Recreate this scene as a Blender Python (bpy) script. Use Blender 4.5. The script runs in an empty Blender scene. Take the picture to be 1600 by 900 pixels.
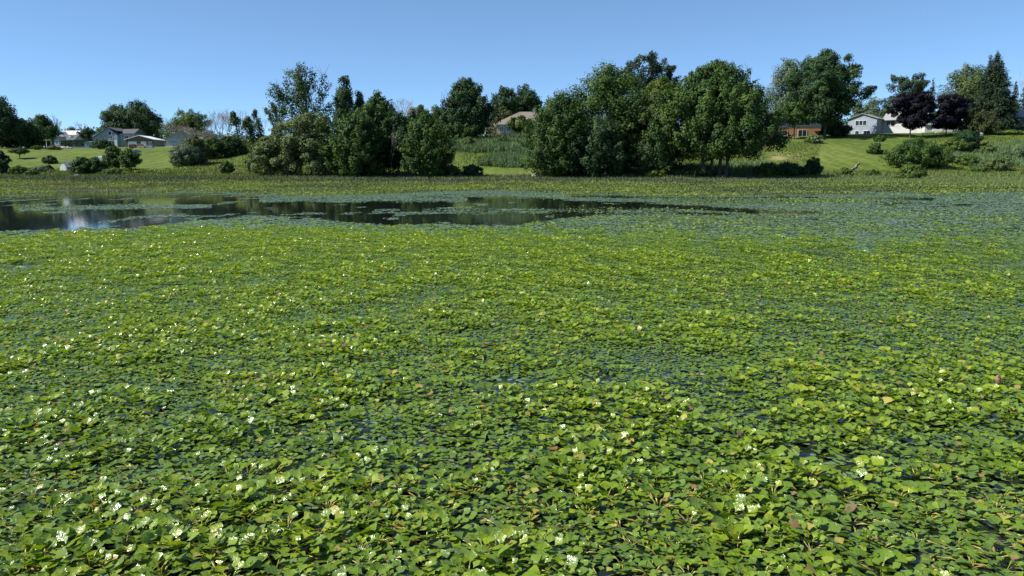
import bpy, math, random
import numpy as np
from mathutils import Vector

# ------------------------------------------------------------------ camera, sky, sun, exposure
S = bpy.context.scene
R = math.radians
FPX, HOR, CAMH = 1200.0, 265.0, 2.2          # focal length in px of a 1600 px wide picture, horizon row, eye height
TH = math.atan((450 - HOR) / FPX)
cam_d = bpy.data.cameras.new('camera'); cam = bpy.data.objects.new('camera', cam_d)
S.collection.objects.link(cam)
ROLL = R(0.40)                               # the photographer held the camera slightly clockwise
from mathutils import Matrix
cam.matrix_world = Matrix.Translation((0, 0, CAMH)) @ Matrix.Rotation(math.pi/2 - TH, 4, 'X') @ Matrix.Rotation(-ROLL, 4, 'Z')
cam_d.sensor_width = 36; cam_d.lens = 36*FPX/1600; cam_d.clip_end = 6000; cam_d.clip_start = 0.1
S.camera = cam
SUN_EL, SUN_AZ = 45.0, -100.0                 # azimuth: 0 = straight ahead (+Y), negative = to the left
w = bpy.data.worlds.new('World'); S.world = w; w.use_nodes = True
nt = w.node_tree; bg = nt.nodes['Background']
sky = nt.nodes.new('ShaderNodeTexSky'); sky.sky_type = 'NISHITA'; sky.sun_disc = False
sky.sun_elevation = R(SUN_EL); sky.sun_rotation = R(SUN_AZ)
sky.altitude = 3500; sky.air_density = 0.65; sky.dust_density = 0.0; sky.ozone_density = 7.8
tint = nt.nodes.new('ShaderNodeMix'); tint.data_type = 'RGBA'; tint.blend_type = 'MULTIPLY'; tint.inputs[0].default_value = 1
tint.inputs[7].default_value = (1.13, 1.227, 1.18, 1)
gam = nt.nodes.new('ShaderNodeGamma'); gam.inputs['Gamma'].default_value = .75
nt.links.new(sky.outputs[0], gam.inputs[0]); nt.links.new(gam.outputs[0], tint.inputs[6]); nt.links.new(tint.outputs[2], bg.inputs['Color']); bg.inputs['Strength'].default_value = 0.121
sd = bpy.data.lights.new('sun', 'SUN'); so = bpy.data.objects.new('sun', sd); S.collection.objects.link(so)
sv = Vector((math.sin(R(SUN_AZ))*math.cos(R(SUN_EL)), math.cos(R(SUN_AZ))*math.cos(R(SUN_EL)), math.sin(R(SUN_EL))))
so.rotation_euler = (-sv).to_track_quat('-Z', 'Y').to_euler(); so.location = (-60, 0, 80)
sd.energy = 4.3; sd.angle = R(0.53); sd.color = (1.0, 0.955, 0.89)
S.view_settings.view_transform = 'Standard'; S.view_settings.look = 'None'
S.view_settings.exposure = 1.0; S.view_settings.gamma = 1.0; S.view_settings.use_curve_mapping = False
S.cycles.max_bounces = 6; S.cycles.transparent_max_bounces = 4

rng = np.random.default_rng(11); random.seed(11)

# ------------------------------------------------------------------ geometry helpers
ct, st = math.cos(TH), math.sin(TH); cr, sr = math.cos(ROLL), math.sin(ROLL)
def ray(px, py):
    cx, cy = (px-800)/FPX, -(py-450)/FPX
    cx, cy = cx*cr + cy*sr, cy*cr - cx*sr
    return cx, ct + cy*st, cy*ct - st
def P(px, py, Y):
    x, y, z = ray(px, py); t = Y/y
    return Vector((x*t, Y, CAMH + z*t))
def pix(X, Y, z=0.0):
    d = Y*ct - (z-CAMH)*st; u = Y*st + (z-CAMH)*ct
    return 800 + FPX*(X*cr-u*sr)/d, 450 - FPX*(u*cr+X*sr)/d
def hashn(ix, iy, seed):
    n = np.sin(ix*127.1 + iy*311.7 + seed*74.7)*43758.5453
    return n - np.floor(n)
def vnoise(x, y, seed=0):
    x = np.asarray(x, float); y = np.asarray(y, float)
    ix, iy = np.floor(x), np.floor(y); fx, fy = x-ix, y-iy
    fx = fx*fx*(3-2*fx); fy = fy*fy*(3-2*fy)
    a, b = hashn(ix, iy, seed), hashn(ix+1, iy, seed); c, d = hashn(ix, iy+1, seed), hashn(ix+1, iy+1, seed)
    return (a*(1-fx)+b*fx)*(1-fy) + (c*(1-fx)+d*fx)*fy
def fbm(x, y, seed=0, o=3):
    s, a, t = 0, .5, 0
    for i in range(o):
        s = s + a*vnoise(x*2**i, y*2**i, seed+i*7); t += a; a *= .5
    return s/t
# terrain: crest row in the picture and its distance, per picture column
TPX = [-600, 0, 130, 260, 330, 450, 600, 700, 780, 850, 1000, 1100, 1200, 1330, 1420, 1500, 1600, 2200]
TCY = [230, 230, 230, 229, 227, 222, 220, 214, 212, 211, 211, 211, 216, 211, 209, 208, 206, 206]
TYC = [250, 250, 250, 240, 225, 205, 195, 190, 190, 190, 192, 195, 200, 198, 194, 188, 185, 185]
def elev(py, px):
    cy = -(np.asarray(py, float)-450)/FPX*cr - (np.asarray(px, float)-800)/FPX*sr
    return (cy*ct - st)/(ct + cy*st)
def terr(X, Y):
    X = np.asarray(X, float); Y = np.asarray(Y, float)
    px = 800 + FPX*X/(np.maximum(Y, 40)*ct)
    yc = np.interp(px, TPX, TYC); zc = CAMH + yc*elev(np.interp(px, TPX, TCY), px)
    bump = (fbm(X*.045, Y*.045, 3)-.5)*.9
    t = np.clip((Y-118)/(yc-118), 0, 1); t = t + .06*np.sin(t*math.pi*2)*-1
    zs = np.clip(CAMH + 118*elev(np.interp(px, [0, 800, 1600], [279, 280, 283]), np.clip(px, -300, 1900)), .15, 1.6)
    z = zs + (zc-zs)*t + np.clip(Y-yc, 0, 250)*.012 + bump*np.clip((Y-112)/30, 0, 1)
    yw = np.interp(px, [0, 800, 1600], [99, 84, 74]); q = np.clip((Y-yw)/(118-yw), 0, 1)
    mz = np.where(Y < yw, np.maximum(-1.6, (Y-yw)*.03), zs*q**1.1) + (fbm(X*.12, Y*.12, 5)-.5)*.10
    return np.where(Y < 118, mz, z)
def G(px, Y):
    z = 0.0
    for _ in range(4):
        X = (px-800)/FPX*(Y*ct - (z-CAMH)*st); z = float(terr(X, Y))
    return Vector((X, Y, z))
def GP(px, py, Y0=80.0):
    x, y, zz = ray(px, py); Y = Y0
    while Y < 420:
        t = Y/y
        if CAMH + zz*t < float(terr(x*t, Y)): break
        Y += .5
    return Vector((x*t, Y, float(terr(x*t, Y))))

# ------------------------------------------------------------------ mesh helpers
def tag(o, label=None, cat=None, group=None, kind=None):
    if label: o['label'] = label
    if cat: o['category'] = cat
    if group: o['group'] = group
    if kind: o['kind'] = kind
    return o
def mesh_np(name, V, F, mat, parent=None, tone=None, smooth=False):
    """V (n,3); F list of (m,k) int arrays."""
    me = bpy.data.meshes.new(name)
    V = np.ascontiguousarray(V, np.float32)
    F = [np.asarray(f, np.int32) for f in F if len(f)]
    loops = np.concatenate([f.ravel() for f in F])
    sizes = np.concatenate([np.full(len(f), f.shape[1], np.int32) for f in F])
    starts = np.concatenate([[0], np.cumsum(sizes)[:-1]]).astype(np.int32)
    me.vertices.add(len(V)); me.vertices.foreach_set('co', V.ravel())
    me.loops.add(len(loops)); me.loops.foreach_set('vertex_index', loops)
    me.polygons.add(len(sizes)); me.polygons.foreach_set('loop_start', starts); me.polygons.foreach_set('loop_total', sizes)
    if tone is not None:
        a = me.attributes.new('tone', 'FLOAT', 'POINT'); a.data.foreach_set('value', np.ascontiguousarray(tone, np.float32))
    me.update(calc_edges=True); me.validate()
    if smooth: me.polygons.foreach_set('use_smooth', np.ones(len(sizes), bool))
    me.materials.append(mat)
    o = bpy.data.objects.new(name, me); S.collection.objects.link(o)
    if parent: o.parent = parent
    return o
def empty(name, loc, rz=0.0):
    o = bpy.data.objects.new(name, None); S.collection.objects.link(o)
    o.location = loc; o.rotation_euler = (0, 0, rz); o.empty_display_size = .5
    return o
class Scatter:
    """many copies of small templates gathered into one mesh"""
    def __init__(s): s.V, s.F, s.T, s.n = [], {}, [], 0
    def add(s, tv, tf, M, T, tone):
        n, k = len(T), len(tv)
        if n == 0: return
        V = np.einsum('nij,kj->nki', M, tv) + T[:, None, :]
        s.V.append(V.reshape(-1, 3)); s.T.append(np.repeat(tone, k))
        for f in tf:
            f = np.asarray(f); base = (np.arange(n)*k + s.n)[:, None, None]
            s.F.setdefault(f.shape[1], []).append((f[None]+base).reshape(-1, f.shape[1]))
        s.n += n*k
    def raw(s, V, F, tone):
        V = np.asarray(V, float); s.V.append(V); s.T.append(np.full(len(V), tone))
        F = np.asarray(F); s.F.setdefault(F.shape[1], []).append(F + s.n); s.n += len(V)
    def build(s, name, mat, parent=None, smooth=False):
        return mesh_np(name, np.concatenate(s.V), [np.concatenate(f) for f in s.F.values()], mat, parent, np.concatenate(s.T), smooth)
def nrm(v): return v/np.maximum(np.linalg.norm(v, axis=-1, keepdims=True), 1e-9)
def frames(N, A, sx, sy, sz):
    """columns: x = A made perpendicular to N, y = N x x, z = N, scaled"""
    N = nrm(N); X = nrm(A - N*np.sum(A*N, -1, keepdims=True)); Y = np.cross(N, X)
    return np.stack([X*np.reshape(sx, (-1, 1)), Y*np.reshape(sy, (-1, 1)), N*np.reshape(sz, (-1, 1))], -1)
LEAF2 = (np.array([[-.5, 0, 0], [.05, -.36, .1], [.55, 0, -.04], [.05, .36, .1]]), [np.array([[0, 1, 2], [0, 2, 3]])])
NEED = (np.array([[-.5, 0, 0], [.0, -.2, .05], [.6, 0, -.1], [.0, .2, .05]]), [np.array([[0, 1, 2], [0, 2, 3]])])
BLADE = (np.array([[0, -.5, 0], [0, .5, 0], [.12, 0.25, .6], [.35, 0, 1]]), [np.array([[0, 1, 2], [0, 2, 3]])])
def fan(outline, zc=0.0, cx=.5):
    n = len(outline); v = [[cx, 0, zc]] + [list(p) for p in outline]
    return np.array(v, float), [np.array([[0, i+1, (i+1) % n+1] for i in range(n)])]
def tube(sc, pts, rad, tone=.5, n=6):
    pts = [Vector(p) for p in pts]; V = []
    for i, p in enumerate(pts):
        d = (pts[min(i+1, len(pts)-1)] - pts[max(i-1, 0)])
        d = d.normalized() if d.length > 1e-6 else Vector((0, 0, 1))
        a = d.cross(Vector((.31, .95, .1))).normalized(); b = d.cross(a)
        for k in range(n):
            q = 2*math.pi*k/n; V.append(p + (a*math.cos(q) + b*math.sin(q))*rad[i])
    F = []
    for i in range(len(pts)-1):
        for k in range(n): F.append([i*n+k, i*n+(k+1) % n, (i+1)*n+(k+1) % n, (i+1)*n+k])
    sc.raw(V, F, tone)

# ------------------------------------------------------------------ materials
def new_mat(name):
    m = bpy.data.materials.new(name); m.use_nodes = True
    n = m.node_tree.nodes; return m, n, m.node_tree.links, n['Principled BSDF']
def ramp(n, stops):
    r = n.new('ShaderNodeValToRGB'); e = r.color_ramp.elements
    while len(e) < len(stops): e.new(.5)
    for k, (p, c) in enumerate(stops): e[k].position = p; e[k].color = (*c, 1)
    return r
def plain(name, col, rough=.7, var=.18, scale=1.2, bump=0.0, metal=0.0, spec=.5):
    m, n, l, b = new_mat(name)
    tx = n.new('ShaderNodeNewGeometry'); no = n.new('ShaderNodeTexNoise'); no.inputs['Scale'].default_value = scale; no.inputs['Detail'].default_value = 6
    l.new(tx.outputs['Position'], no.inputs['Vector'])
    r = ramp(n, [(.3, [c*(1-var) for c in col]), (.7, [min(1, c*(1+var)) for c in col])])
    l.new(no.outputs['Fac'], r.inputs[0]); l.new(r.outputs[0], b.inputs['Base Color'])
    b.inputs['Roughness'].default_value = rough; b.inputs['Metallic'].default_value = metal; b.inputs['Specular IOR Level'].default_value = spec
    if bump:
        bp = n.new('ShaderNodeBump'); bp.inputs['Strength'].default_value = bump; bp.inputs['Distance'].default_value = .05
        n2 = n.new('ShaderNodeTexNoise'); n2.inputs['Scale'].default_value = scale*6; l.new(tx.outputs['Position'], n2.inputs['Vector'])
        l.new(n2.outputs['Fac'], bp.inputs['Height']); l.new(bp.outputs[0], b.inputs['Normal'])
    return m
def striped(name, col, col2, per, axis=2, rough=.7):
    """siding or shingle courses: thin lines every per metres along one object axis"""
    m, n, l, b = new_mat(name)
    tc = n.new('ShaderNodeTexCoord'); sp = n.new('ShaderNodeSeparateXYZ'); l.new(tc.outputs['Object'], sp.inputs[0])
    mm = n.new('ShaderNodeMath'); mm.operation = 'MULTIPLY'; mm.inputs[1].default_value = 1/per; l.new(sp.outputs[axis], mm.inputs[0])
    fr = n.new('ShaderNodeMath'); fr.operation = 'FRACT'; l.new(mm.outputs[0], fr.inputs[0])
    r = ramp(n, [(.0, col2), (.16, col), (1, col)]); l.new(fr.outputs[0], r.inputs[0])
    no = n.new('ShaderNodeTexNoise'); no.inputs['Scale'].default_value = .8; no.inputs['Detail'].default_value = 5; l.new(tc.outputs['Object'], no.inputs['Vector'])
    r2 = ramp(n, [(.3, (.78, .78, .78)), (.7, (1, 1, 1))]); l.new(no.outputs['Fac'], r2.inputs[0])
    mx = n.new('ShaderNodeMix'); mx.data_type = 'RGBA'; mx.blend_type = 'MULTIPLY'; mx.inputs[0].default_value = 1
    l.new(r.outputs[0], mx.inputs[6]); l.new(r2.outputs[0], mx.inputs[7]); l.new(mx.outputs[2], b.inputs['Base Color'])
    b.inputs['Roughness'].default_value = rough
    return m
def brick_mat(name, c1, c2, mortar, scale=4.0):
    m, n, l, b = new_mat(name)
    tc = n.new('ShaderNodeTexCoord'); mp = n.new('ShaderNodeMapping'); mp.inputs['Rotation'].default_value = (R(90), 0, 0)
    l.new(tc.outputs['Object'], mp.inputs[0]); br = n.new('ShaderNodeTexBrick'); l.new(mp.outputs[0], br.inputs['Vector'])
    br.inputs['Color1'].default_value = (*c1, 1); br.inputs['Color2'].default_value = (*c2, 1); br.inputs['Mortar'].default_value = (*mortar, 1)
    br.inputs['Scale'].default_value = scale; br.inputs['Mortar Size'].default_value = .02
    l.new(br.outputs[0], b.inputs['Base Color']); b.inputs['Roughness'].default_value = .85
    return m
def leaf_mat(name, stops, rough=.62, spec=.16, trans=.25, coat=0.0, bump=0.0, bscale=60, tcol=(1.25, 1.3, .5)):
    m, n, l, b = new_mat(name)
    at = n.new('ShaderNodeAttribute'); at.attribute_name = 'tone'
    r = ramp(n, stops); l.new(at.outputs['Fac'], r.inputs[0]); l.new(r.outputs[0], b.inputs['Base Color'])
    b.inputs['Roughness'].default_value = rough; b.inputs['Specular IOR Level'].default_value = spec
    if coat: b.inputs['Coat Weight'].default_value = coat; b.inputs['Coat Roughness'].default_value = .11
    tr = n.new('ShaderNodeBsdfTranslucent'); mx = n.new('ShaderNodeMixShader'); mx.inputs[0].default_value = trans
    tint = n.new('ShaderNodeMix'); tint.data_type = 'RGBA'; tint.blend_type = 'MULTIPLY'; tint.inputs[0].default_value = 1
    l.new(r.outputs[0], tint.inputs[6]); tint.inputs[7].default_value = (*tcol, 1)
    l.new(tint.outputs[2], tr.inputs['Color'])
    l.new(b.outputs[0], mx.inputs[1]); l.new(tr.outputs[0], mx.inputs[2]); l.new(mx.outputs[0], n['Material Output'].inputs[0])
    if bump:
        ge = n.new('ShaderNodeNewGeometry'); no = n.new('ShaderNodeTexNoise'); no.inputs['Scale'].default_value = bscale; no.inputs['Detail'].default_value = 3
        l.new(ge.outputs['Position'], no.inputs['Vector'])
        bp = n.new('ShaderNodeBump'); bp.inputs['Strength'].default_value = bump; bp.inputs['Distance'].default_value = .01
        l.new(no.outputs['Fac'], bp.inputs['Height']); l.new(bp.outputs[0], b.inputs['Normal'])
        if coat: l.new(bp.outputs[0], b.inputs['Coat Normal'])
    return m
PAL = {
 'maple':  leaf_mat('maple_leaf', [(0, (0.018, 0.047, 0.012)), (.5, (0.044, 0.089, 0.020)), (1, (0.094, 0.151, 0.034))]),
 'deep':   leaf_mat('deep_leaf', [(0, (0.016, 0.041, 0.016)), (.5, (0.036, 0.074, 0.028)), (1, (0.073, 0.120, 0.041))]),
 'ash':    leaf_mat('ash_leaf', [(0, (0.038, 0.073, 0.019)), (.5, (0.074, 0.124, 0.027)), (1, (0.136, 0.196, 0.040))]),
 'willow': leaf_mat('willow_leaf', [(0, (0.056, 0.088, 0.029)), (.5, (0.101, 0.140, 0.051)), (1, (0.161, 0.198, 0.081))]),
 'grey':   leaf_mat('grey_leaf', [(0, (0.058, 0.093, 0.058)), (.5, (0.097, 0.139, 0.083)), (1, (0.152, 0.198, 0.118))]),
 'purple': leaf_mat('purple_leaf', [(0, (0.003, 0.003, 0.007)), (.5, (0.006, 0.005, 0.011)), (1, (0.014, 0.011, 0.021))], trans=.08, tcol=(1.2, .7, .7)),
 'spruce': leaf_mat('spruce_needle', [(0, (0.015, 0.032, 0.016)), (.5, (0.031, 0.057, 0.028)), (1, (0.061, 0.093, 0.042))], trans=.08),
 'yellow': leaf_mat('yellow_green_leaf', [(0, (.05, .085, .012)), (.5, (.095, .135, .018)), (1, (.15, .19, .03))]),
 'ivy':    leaf_mat('ivy_leaf', [(0, (0.023, 0.047, 0.013)), (.5, (0.047, 0.086, 0.021)), (1, (0.098, 0.143, 0.036))]),
 'rust':   leaf_mat('dull_olive_leaf', [(0, (.05, .06, .022)), (.5, (.075, .085, .032)), (1, (.11, .12, .05))]),
 'reed':   leaf_mat('reed_leaf', [(0, (0.058, 0.104, 0.049)), (.5, (0.092, 0.150, 0.066)), (1, (0.155, 0.215, 0.099))]),
 'twig':   leaf_mat('dead_twig', [(0, (.13, .115, .095)), (1, (.25, .22, .19))], trans=0.02, rough=.9, spec=.1),
}
BARK = leaf_mat('bark', [(0, (.05, .042, .034)), (1, (.13, .11, .09))], rough=.9, spec=.15, trans=.0)
BAREBARK = leaf_mat('bare_grey_bark', [(0, (.20, .18, .16)), (1, (.33, .30, .27))], rough=.9, spec=.15, trans=.0)

# ------------------------------------------------------------------ setting: ground and water
def ground_mat():
    m, n, l, b = new_mat('lawn_and_meadow')
    ge = n.new('ShaderNodeNewGeometry')
    def noise(sc, det=6, vec=None):
        t = n.new('ShaderNodeTexNoise'); t.inputs['Scale'].default_value = sc; t.inputs['Detail'].default_value = det
        l.new(vec or ge.outputs['Position'], t.inputs['Vector']); return t
    mp = n.new('ShaderNodeMapping'); l.new(ge.outputs['Position'], mp.inputs[0]); mp.inputs['Rotation'].default_value = (0, 0, R(38)); mp.inputs['Scale'].default_value = (1.0, .08, 1)
    mow = noise(.55, 2, mp.outputs[0])
    a = noise(.05); c = noise(.9, 10)
    r1 = ramp(n, [(.30, (.080, .120, .024)), (.5, (.098, .140, .028)), (.70, (.128, .156, .042))]); l.new(a.outputs['Fac'], r1.inputs[0])
    r2 = ramp(n, [(.3, (.70, .72, .66)), (.7, (1.12, 1.1, 1.05))]); l.new(c.outputs['Fac'], r2.inputs[0])
    r3 = ramp(n, [(.38, (.80, .83, .80)), (.62, (1.12, 1.09, 1.04))]); l.new(mow.outputs['Fac'], r3.inputs[0])
    def mul(x, y):
        q = n.new('ShaderNodeMix'); q.data_type = 'RGBA'; q.blend_type = 'MULTIPLY'; q.inputs[0].default_value = 1
        l.new(x, q.inputs[6]); l.new(y, q.inputs[7]); return q.outputs[2]
    green = mul(mul(r1.outputs[0], r2.outputs[0]), r3.outputs[0])
    # dry straw patches where the attribute says so, mud near the water
    at = n.new('ShaderNodeAttribute'); at.attribute_name = 'tone'
    rs = ramp(n, [(0, (.055, .05, .028)), (.18, (.05, .055, .025)), (.3, (0, 0, 0)), (1, (0, 0, 0))]); l.new(at.outputs['Fac'], rs.inputs[0])
    fm = ramp(n, [(.2, (1, 1, 1)), (.34, (0, 0, 0))]); l.new(at.outputs['Fac'], fm.inputs[0])
    mx = n.new('ShaderNodeMix'); mx.data_type = 'RGBA'; l.new(fm.outputs[0], mx.inputs[0]); l.new(green, mx.inputs[6]); l.new(rs.outputs[0], mx.inputs[7])
    fs = ramp(n, [(.66, (0, 0, 0)), (.95, (.8, .8, .8))]); l.new(at.outputs['Fac'], fs.inputs[0])
    mx2 = n.new('ShaderNodeMix'); mx2.data_type = 'RGBA'; l.new(fs.outputs[0], mx2.inputs[0]); l.new(mx.outputs[2], mx2.inputs[6]); mx2.inputs[7].default_value = (.27, .225, .11, 1)
    l.new(mx2.outputs[2], b.inputs['Base Color']); b.inputs['Roughness'].default_value = .95; b.inputs['Specular IOR Level'].default_value = .1
    bp = n.new('ShaderNodeBump'); bp.inputs['Strength'].default_value = .9; bp.inputs['Distance'].default_value = .25
    l.new(c.outputs['Fac'], bp.inputs['Height']); l.new(bp.outputs[0], b.inputs['Normal'])
    return m
gx = np.concatenate([np.linspace(-2600, -260, 14), np.linspace(-250, 250, 251), np.linspace(260, 2600, 14)])
gy = np.concatenate([np.linspace(-120, 50, 10), np.linspace(56, 300, 163), np.linspace(310, 600, 20), np.linspace(700, 4200, 10)])
XX, YY = np.meshgrid(gx, gy); ZZ = terr(XX, YY)
nx, ny = len(gx), len(gy); idx = np.arange(nx*ny).reshape(ny, nx)
quad = np.stack([idx[:-1, :-1], idx[:-1, 1:], idx[1:, 1:], idx[1:, :-1]], -1).reshape(-1, 4)
gtone = np.full(XX.shape, .5); gtone[YY < 114] = .2
PXg, PYg = pix(XX, np.maximum(YY, 30), ZZ)
def blob(cx, cy, rx, ry): return np.exp(-(((PXg-cx)/rx)**2 + ((PYg-cy)/ry)**2))
straw = .5 + .5*np.clip(blob(1225, 246, 30, 7) + .8*blob(1392, 245, 10, 18)*0 + .55*blob(420, 250, 60, 8)*0 + .45*blob(1310, 262, 40, 6)*0, 0, 1)
gtone = np.where((YY >= 116) & (straw > .6), straw*(.8+.4*vnoise(XX*.5, YY*.5, 4)), gtone)
ground = mesh_np('ground', np.stack([XX, YY, ZZ], -1).reshape(-1, 3), [quad], ground_mat(), None, gtone.ravel(), True)
tag(ground, kind='structure')

def water_mat():
    m, n, l, b = new_mat('still_pond_water')
    b.inputs['Base Color'].default_value = (.010, .014, .012, 1); b.inputs['Roughness'].default_value = .05; b.inputs['IOR'].default_value = 1.33
    ge = n.new('ShaderNodeNewGeometry'); mp = n.new('ShaderNodeMapping'); l.new(ge.outputs['Position'], mp.inputs[0]); mp.inputs['Scale'].default_value = (1, .6, 1)
    no = n.new('ShaderNodeTexNoise'); no.inputs['Scale'].default_value = 2.2; no.inputs['Detail'].default_value = 3; l.new(mp.outputs[0], no.inputs['Vector'])
    bp = n.new('ShaderNodeBump'); bp.inputs['Strength'].default_value = .05; bp.inputs['Distance'].default_value = .03
    l.new(no.outputs['Fac'], bp.inputs['Height']); l.new(bp.outputs[0], b.inputs['Normal'])
    return m
wat = mesh_np('water', np.array([[-300, -100, 0], [300, -100, 0], [300, 112, 0], [-300, 112, 0]]), [np.array([[0, 1, 2, 3]])], water_mat())
tag(wat, kind='structure')

# ------------------------------------------------------------------ floating plants
# picture rows of the open water's near and far edges, per column
WPX = [0, 60, 100, 200, 250, 300, 400, 480, 560, 620, 700, 800, 850, 900, 950, 1000, 1100, 1180, 1260, 1300]
WLO = [362, 361, 359, 355, 349, 344, 340, 341, 348, 352, 350, 351, 346, 340, 338, 335, 337, 337, 336, 330]
WHI = [301, 298, 297, 297, 298, 300, 306, 310, 311, 310, 306, 308, 310, 314, 316, 317, 323, 328, 329, 330]
def openness(X, Y):
    """1 in open water, 0 where leaves cover it"""
    px, py = pix(X, Y)
    lo = np.interp(px, WPX, WLO, left=362, right=0); hi = np.interp(px, WPX, WHI, left=301, right=400)
    n = (fbm(X*.33, Y*.33, 21, 3)-.5)
    py = py + n*9
    o = np.clip((lo-py)/3+.5, 0, 1)*np.clip((py-hi)/2+.5, 0, 1)
    # leaf rafts lying in the open water
    raft = np.exp(-((py-(327-px*.014))/2.6)**2)*((px > 30) & (px < 330))
    raft = np.maximum(raft, np.exp(-((py-312)/3.4)**2)*((px > 405) & (px < 730)))
    raft = np.maximum(raft, np.exp(-((py-331)/3.2)**2)*((px > 660) & (px < 1060))*vnoise(X*.8, Y*.8, 8))
    isl = (fbm(X*.55+9, Y*.30, 31, 3) > .70)*.75
    o = o*(1-np.maximum(np.clip(raft*1.0, 0, .92), isl))
    # narrow dark leads beyond the main pool
    lead = np.exp(-((py-309.5-.004*(px-1200))/2.0)**2)*((px > 890) & (px < 1460))*(fbm(X*.18, Y*.3, 44, 2) > .40)
    lead = np.maximum(lead, np.exp(-((py-320)/1.3)**2)*((px > 1380) & (px < 1520)))
    lead = np.maximum(lead, np.exp(-((py-331)/4.0)**2)*((px > 1180) & (px < 1275)))
    return np.maximum(o, np.clip(lead*1.3, 0, 1))
chest = leaf_mat('water_chestnut_leaf',
    [(0, (.102, .166, .030)), (.30, (.122, .198, .024)), (.55, (.158, .246, .012)), (.72, (.215, .290, .012)), (.79, (.36, .34, .08)), (.86, (.38, .30, .06)), (.93, (.30, .19, .07)), (1, (.20, .12, .07))],
    rough=.36, spec=.45, trans=.30, coat=.38, bump=.55, bscale=55, tcol=(1.3, 1.4, .35))
# templates: x runs from stalk to tip
def trapa(fold, droop, curl, teeth=True):
    """rhombic leaf, toothed along its outer margin; fold lifts the sides, droop bends the tip, curl twists"""
    if teeth: half = [(0.0, 0.0), (.20, .15), (.38, .37), (.50, .56), (.53, .49), (.62, .52), (.64, .42), (.73, .42), (.75, .31), (.84, .31), (.86, .19), (.94, .16), (1.0, 0.0)]
    else: half = [(0, 0), (.22, .16), (.50, .56), (.66, .46), (.85, .28), (1, 0)]
    z = lambda x, y: fold*abs(y) - droop*max(0, x-.35)**2 + curl*y*x
    o = [(x, -y, z(x, -y)) for x, y in half] + [(x, y, z(x, y)) for x, y in half[-2:0:-1]]
    n = len(o); h = len(half)-1
    v = [(.25, 0, z(.25, 0)-.01), (.55, 0, z(.55, 0)-.015), (.8, 0, z(.8, 0)-.01)] + o; f = []
    for i in range(n):
        a, b = i, (i+1) % n; xm = (o[a][0]+o[b][0])/2
        f.append([0 if xm < .42 else 1 if xm < .72 else 2, a+3, b+3])
    # bridge the midrib points where neighbouring fans meet
    for sgn in (0, 1):
        seq = list(range(0, h+1)) if sgn == 0 else [0] + list(range(n-1, h-1, -1))
        for q in range(len(seq)-1):
            a, b, c = seq[q], seq[q+1], seq[(q+2) % len(seq)]
        prev = None
        for q in range(len(seq)-1):
            xm = (o[seq[q]][0]+o[seq[q+1]][0])/2; m = 0 if xm < .42 else 1 if xm < .72 else 2
            if prev is not None and m != prev: f.append([prev, seq[q]+3, m] if sgn == 0 else [m, seq[q]+3, prev])
            prev = m
    return np.array(v, float), [np.array(f)]
L0S = [trapa(.10, .15, 0), trapa(.34, .3, .1), trapa(-.12, .5, -.15), trapa(.2, -.25, .25)]
L1S = [trapa(.14, .2, 0, False), trapa(.36, .2, .15, False), trapa(-.1, .5, -.15, False)]
L2 = (np.array([[0, 0, 0], [.5, -.54, .12], [1, 0, -.05], [.5, .54, .12]]), [np.array([[0, 1, 2], [0, 2, 3]])])
L2S = [L2, (np.array([[0, 0, 0], [.5, -.54, -.02], [1, 0, -.12], [.5, .54, .2]]), L2[1])]
def rosettes(sc, C, vig, K, lod, size=.059, Rr=.168):
    n = len(C)
    if n == 0: return
    k = np.arange(K)[None, :]; fr = (k+.5)/K + rng.normal(0, .05, (n, K)); fr = np.clip(fr, .02, 1.05)
    az = k*2.39996 + rng.uniform(0, 6.28, (n, 1)) + rng.normal(0, .25, (n, K))
    rs = rng.uniform(.68, 1.36, (n, 1)); r = Rr*rs*(.06 + .94*fr**.75)
    v = vig[:, None]
    ca, sa = np.cos(az), np.sin(az)
    up = (1-fr)*.75*v + rng.normal(0, .15, (n, K))*(.35+.9*v) + .03
    roll = rng.normal(0, .18, (n, K))*(.4+.9*v)
    size_ = size*rs*(.62+.5*fr)*rng.uniform(.75, 1.3, (n, K))*(.74+.55*v)
    z = .008 + v*(.060*(1-fr)**1.2 + rng.uniform(0, .035, (n, K))) + rng.uniform(0, .006, (n, K))
    axis = np.stack([ca*np.cos(up), sa*np.cos(up), np.sin(up)], -1).reshape(-1, 3)
    side = np.stack([-sa, ca, np.tan(roll)], -1).reshape(-1, 3)
    N = nrm(np.cross(axis, side))
    N[N[:, 2] < 0] *= -1
    s = size_.ravel(); M = frames(N, axis, s, s, s)
    base = np.stack([C[:, 0:1] + ca*r, C[:, 1:2] + sa*r, z + np.maximum(0, -np.sin(up)*size_)], -1).reshape(-1, 3)
    tone = np.clip(.11 + .50*(1-fr)*(.25+.75*v) + .16*v + rng.normal(0, .12, (n, K)) + rng.normal(0, .09, (n, 1)), 0, .73).ravel()
    q = rng.random(len(tone)); tone = np.where(q < .018, .82, tone); tone = np.where((q > .018) & (q < .032), rng.uniform(.86, 1, len(q)), tone)
    pick = rng.integers(0, len(lod), len(base))
    for i_, tpl in enumerate(lod): sc.add(*tpl, M[pick == i_], base[pick == i_], tone[pick == i_])
    return base.reshape(n, K, 3), fr
sc = Scatter()
step = .200
ys = np.arange(2.9, 36, step); pts = []
for y in ys:
    hw = .74*y + 1.2; xs = np.arange(-hw, hw, step)
    pts.append(np.stack([xs + rng.uniform(-.42, .42, len(xs))*step, y + rng.uniform(-.42, .42, len(xs))*step], -1))
C = np.concatenate(pts)
px, py = pix(C[:, 0], C[:, 1])
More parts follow.
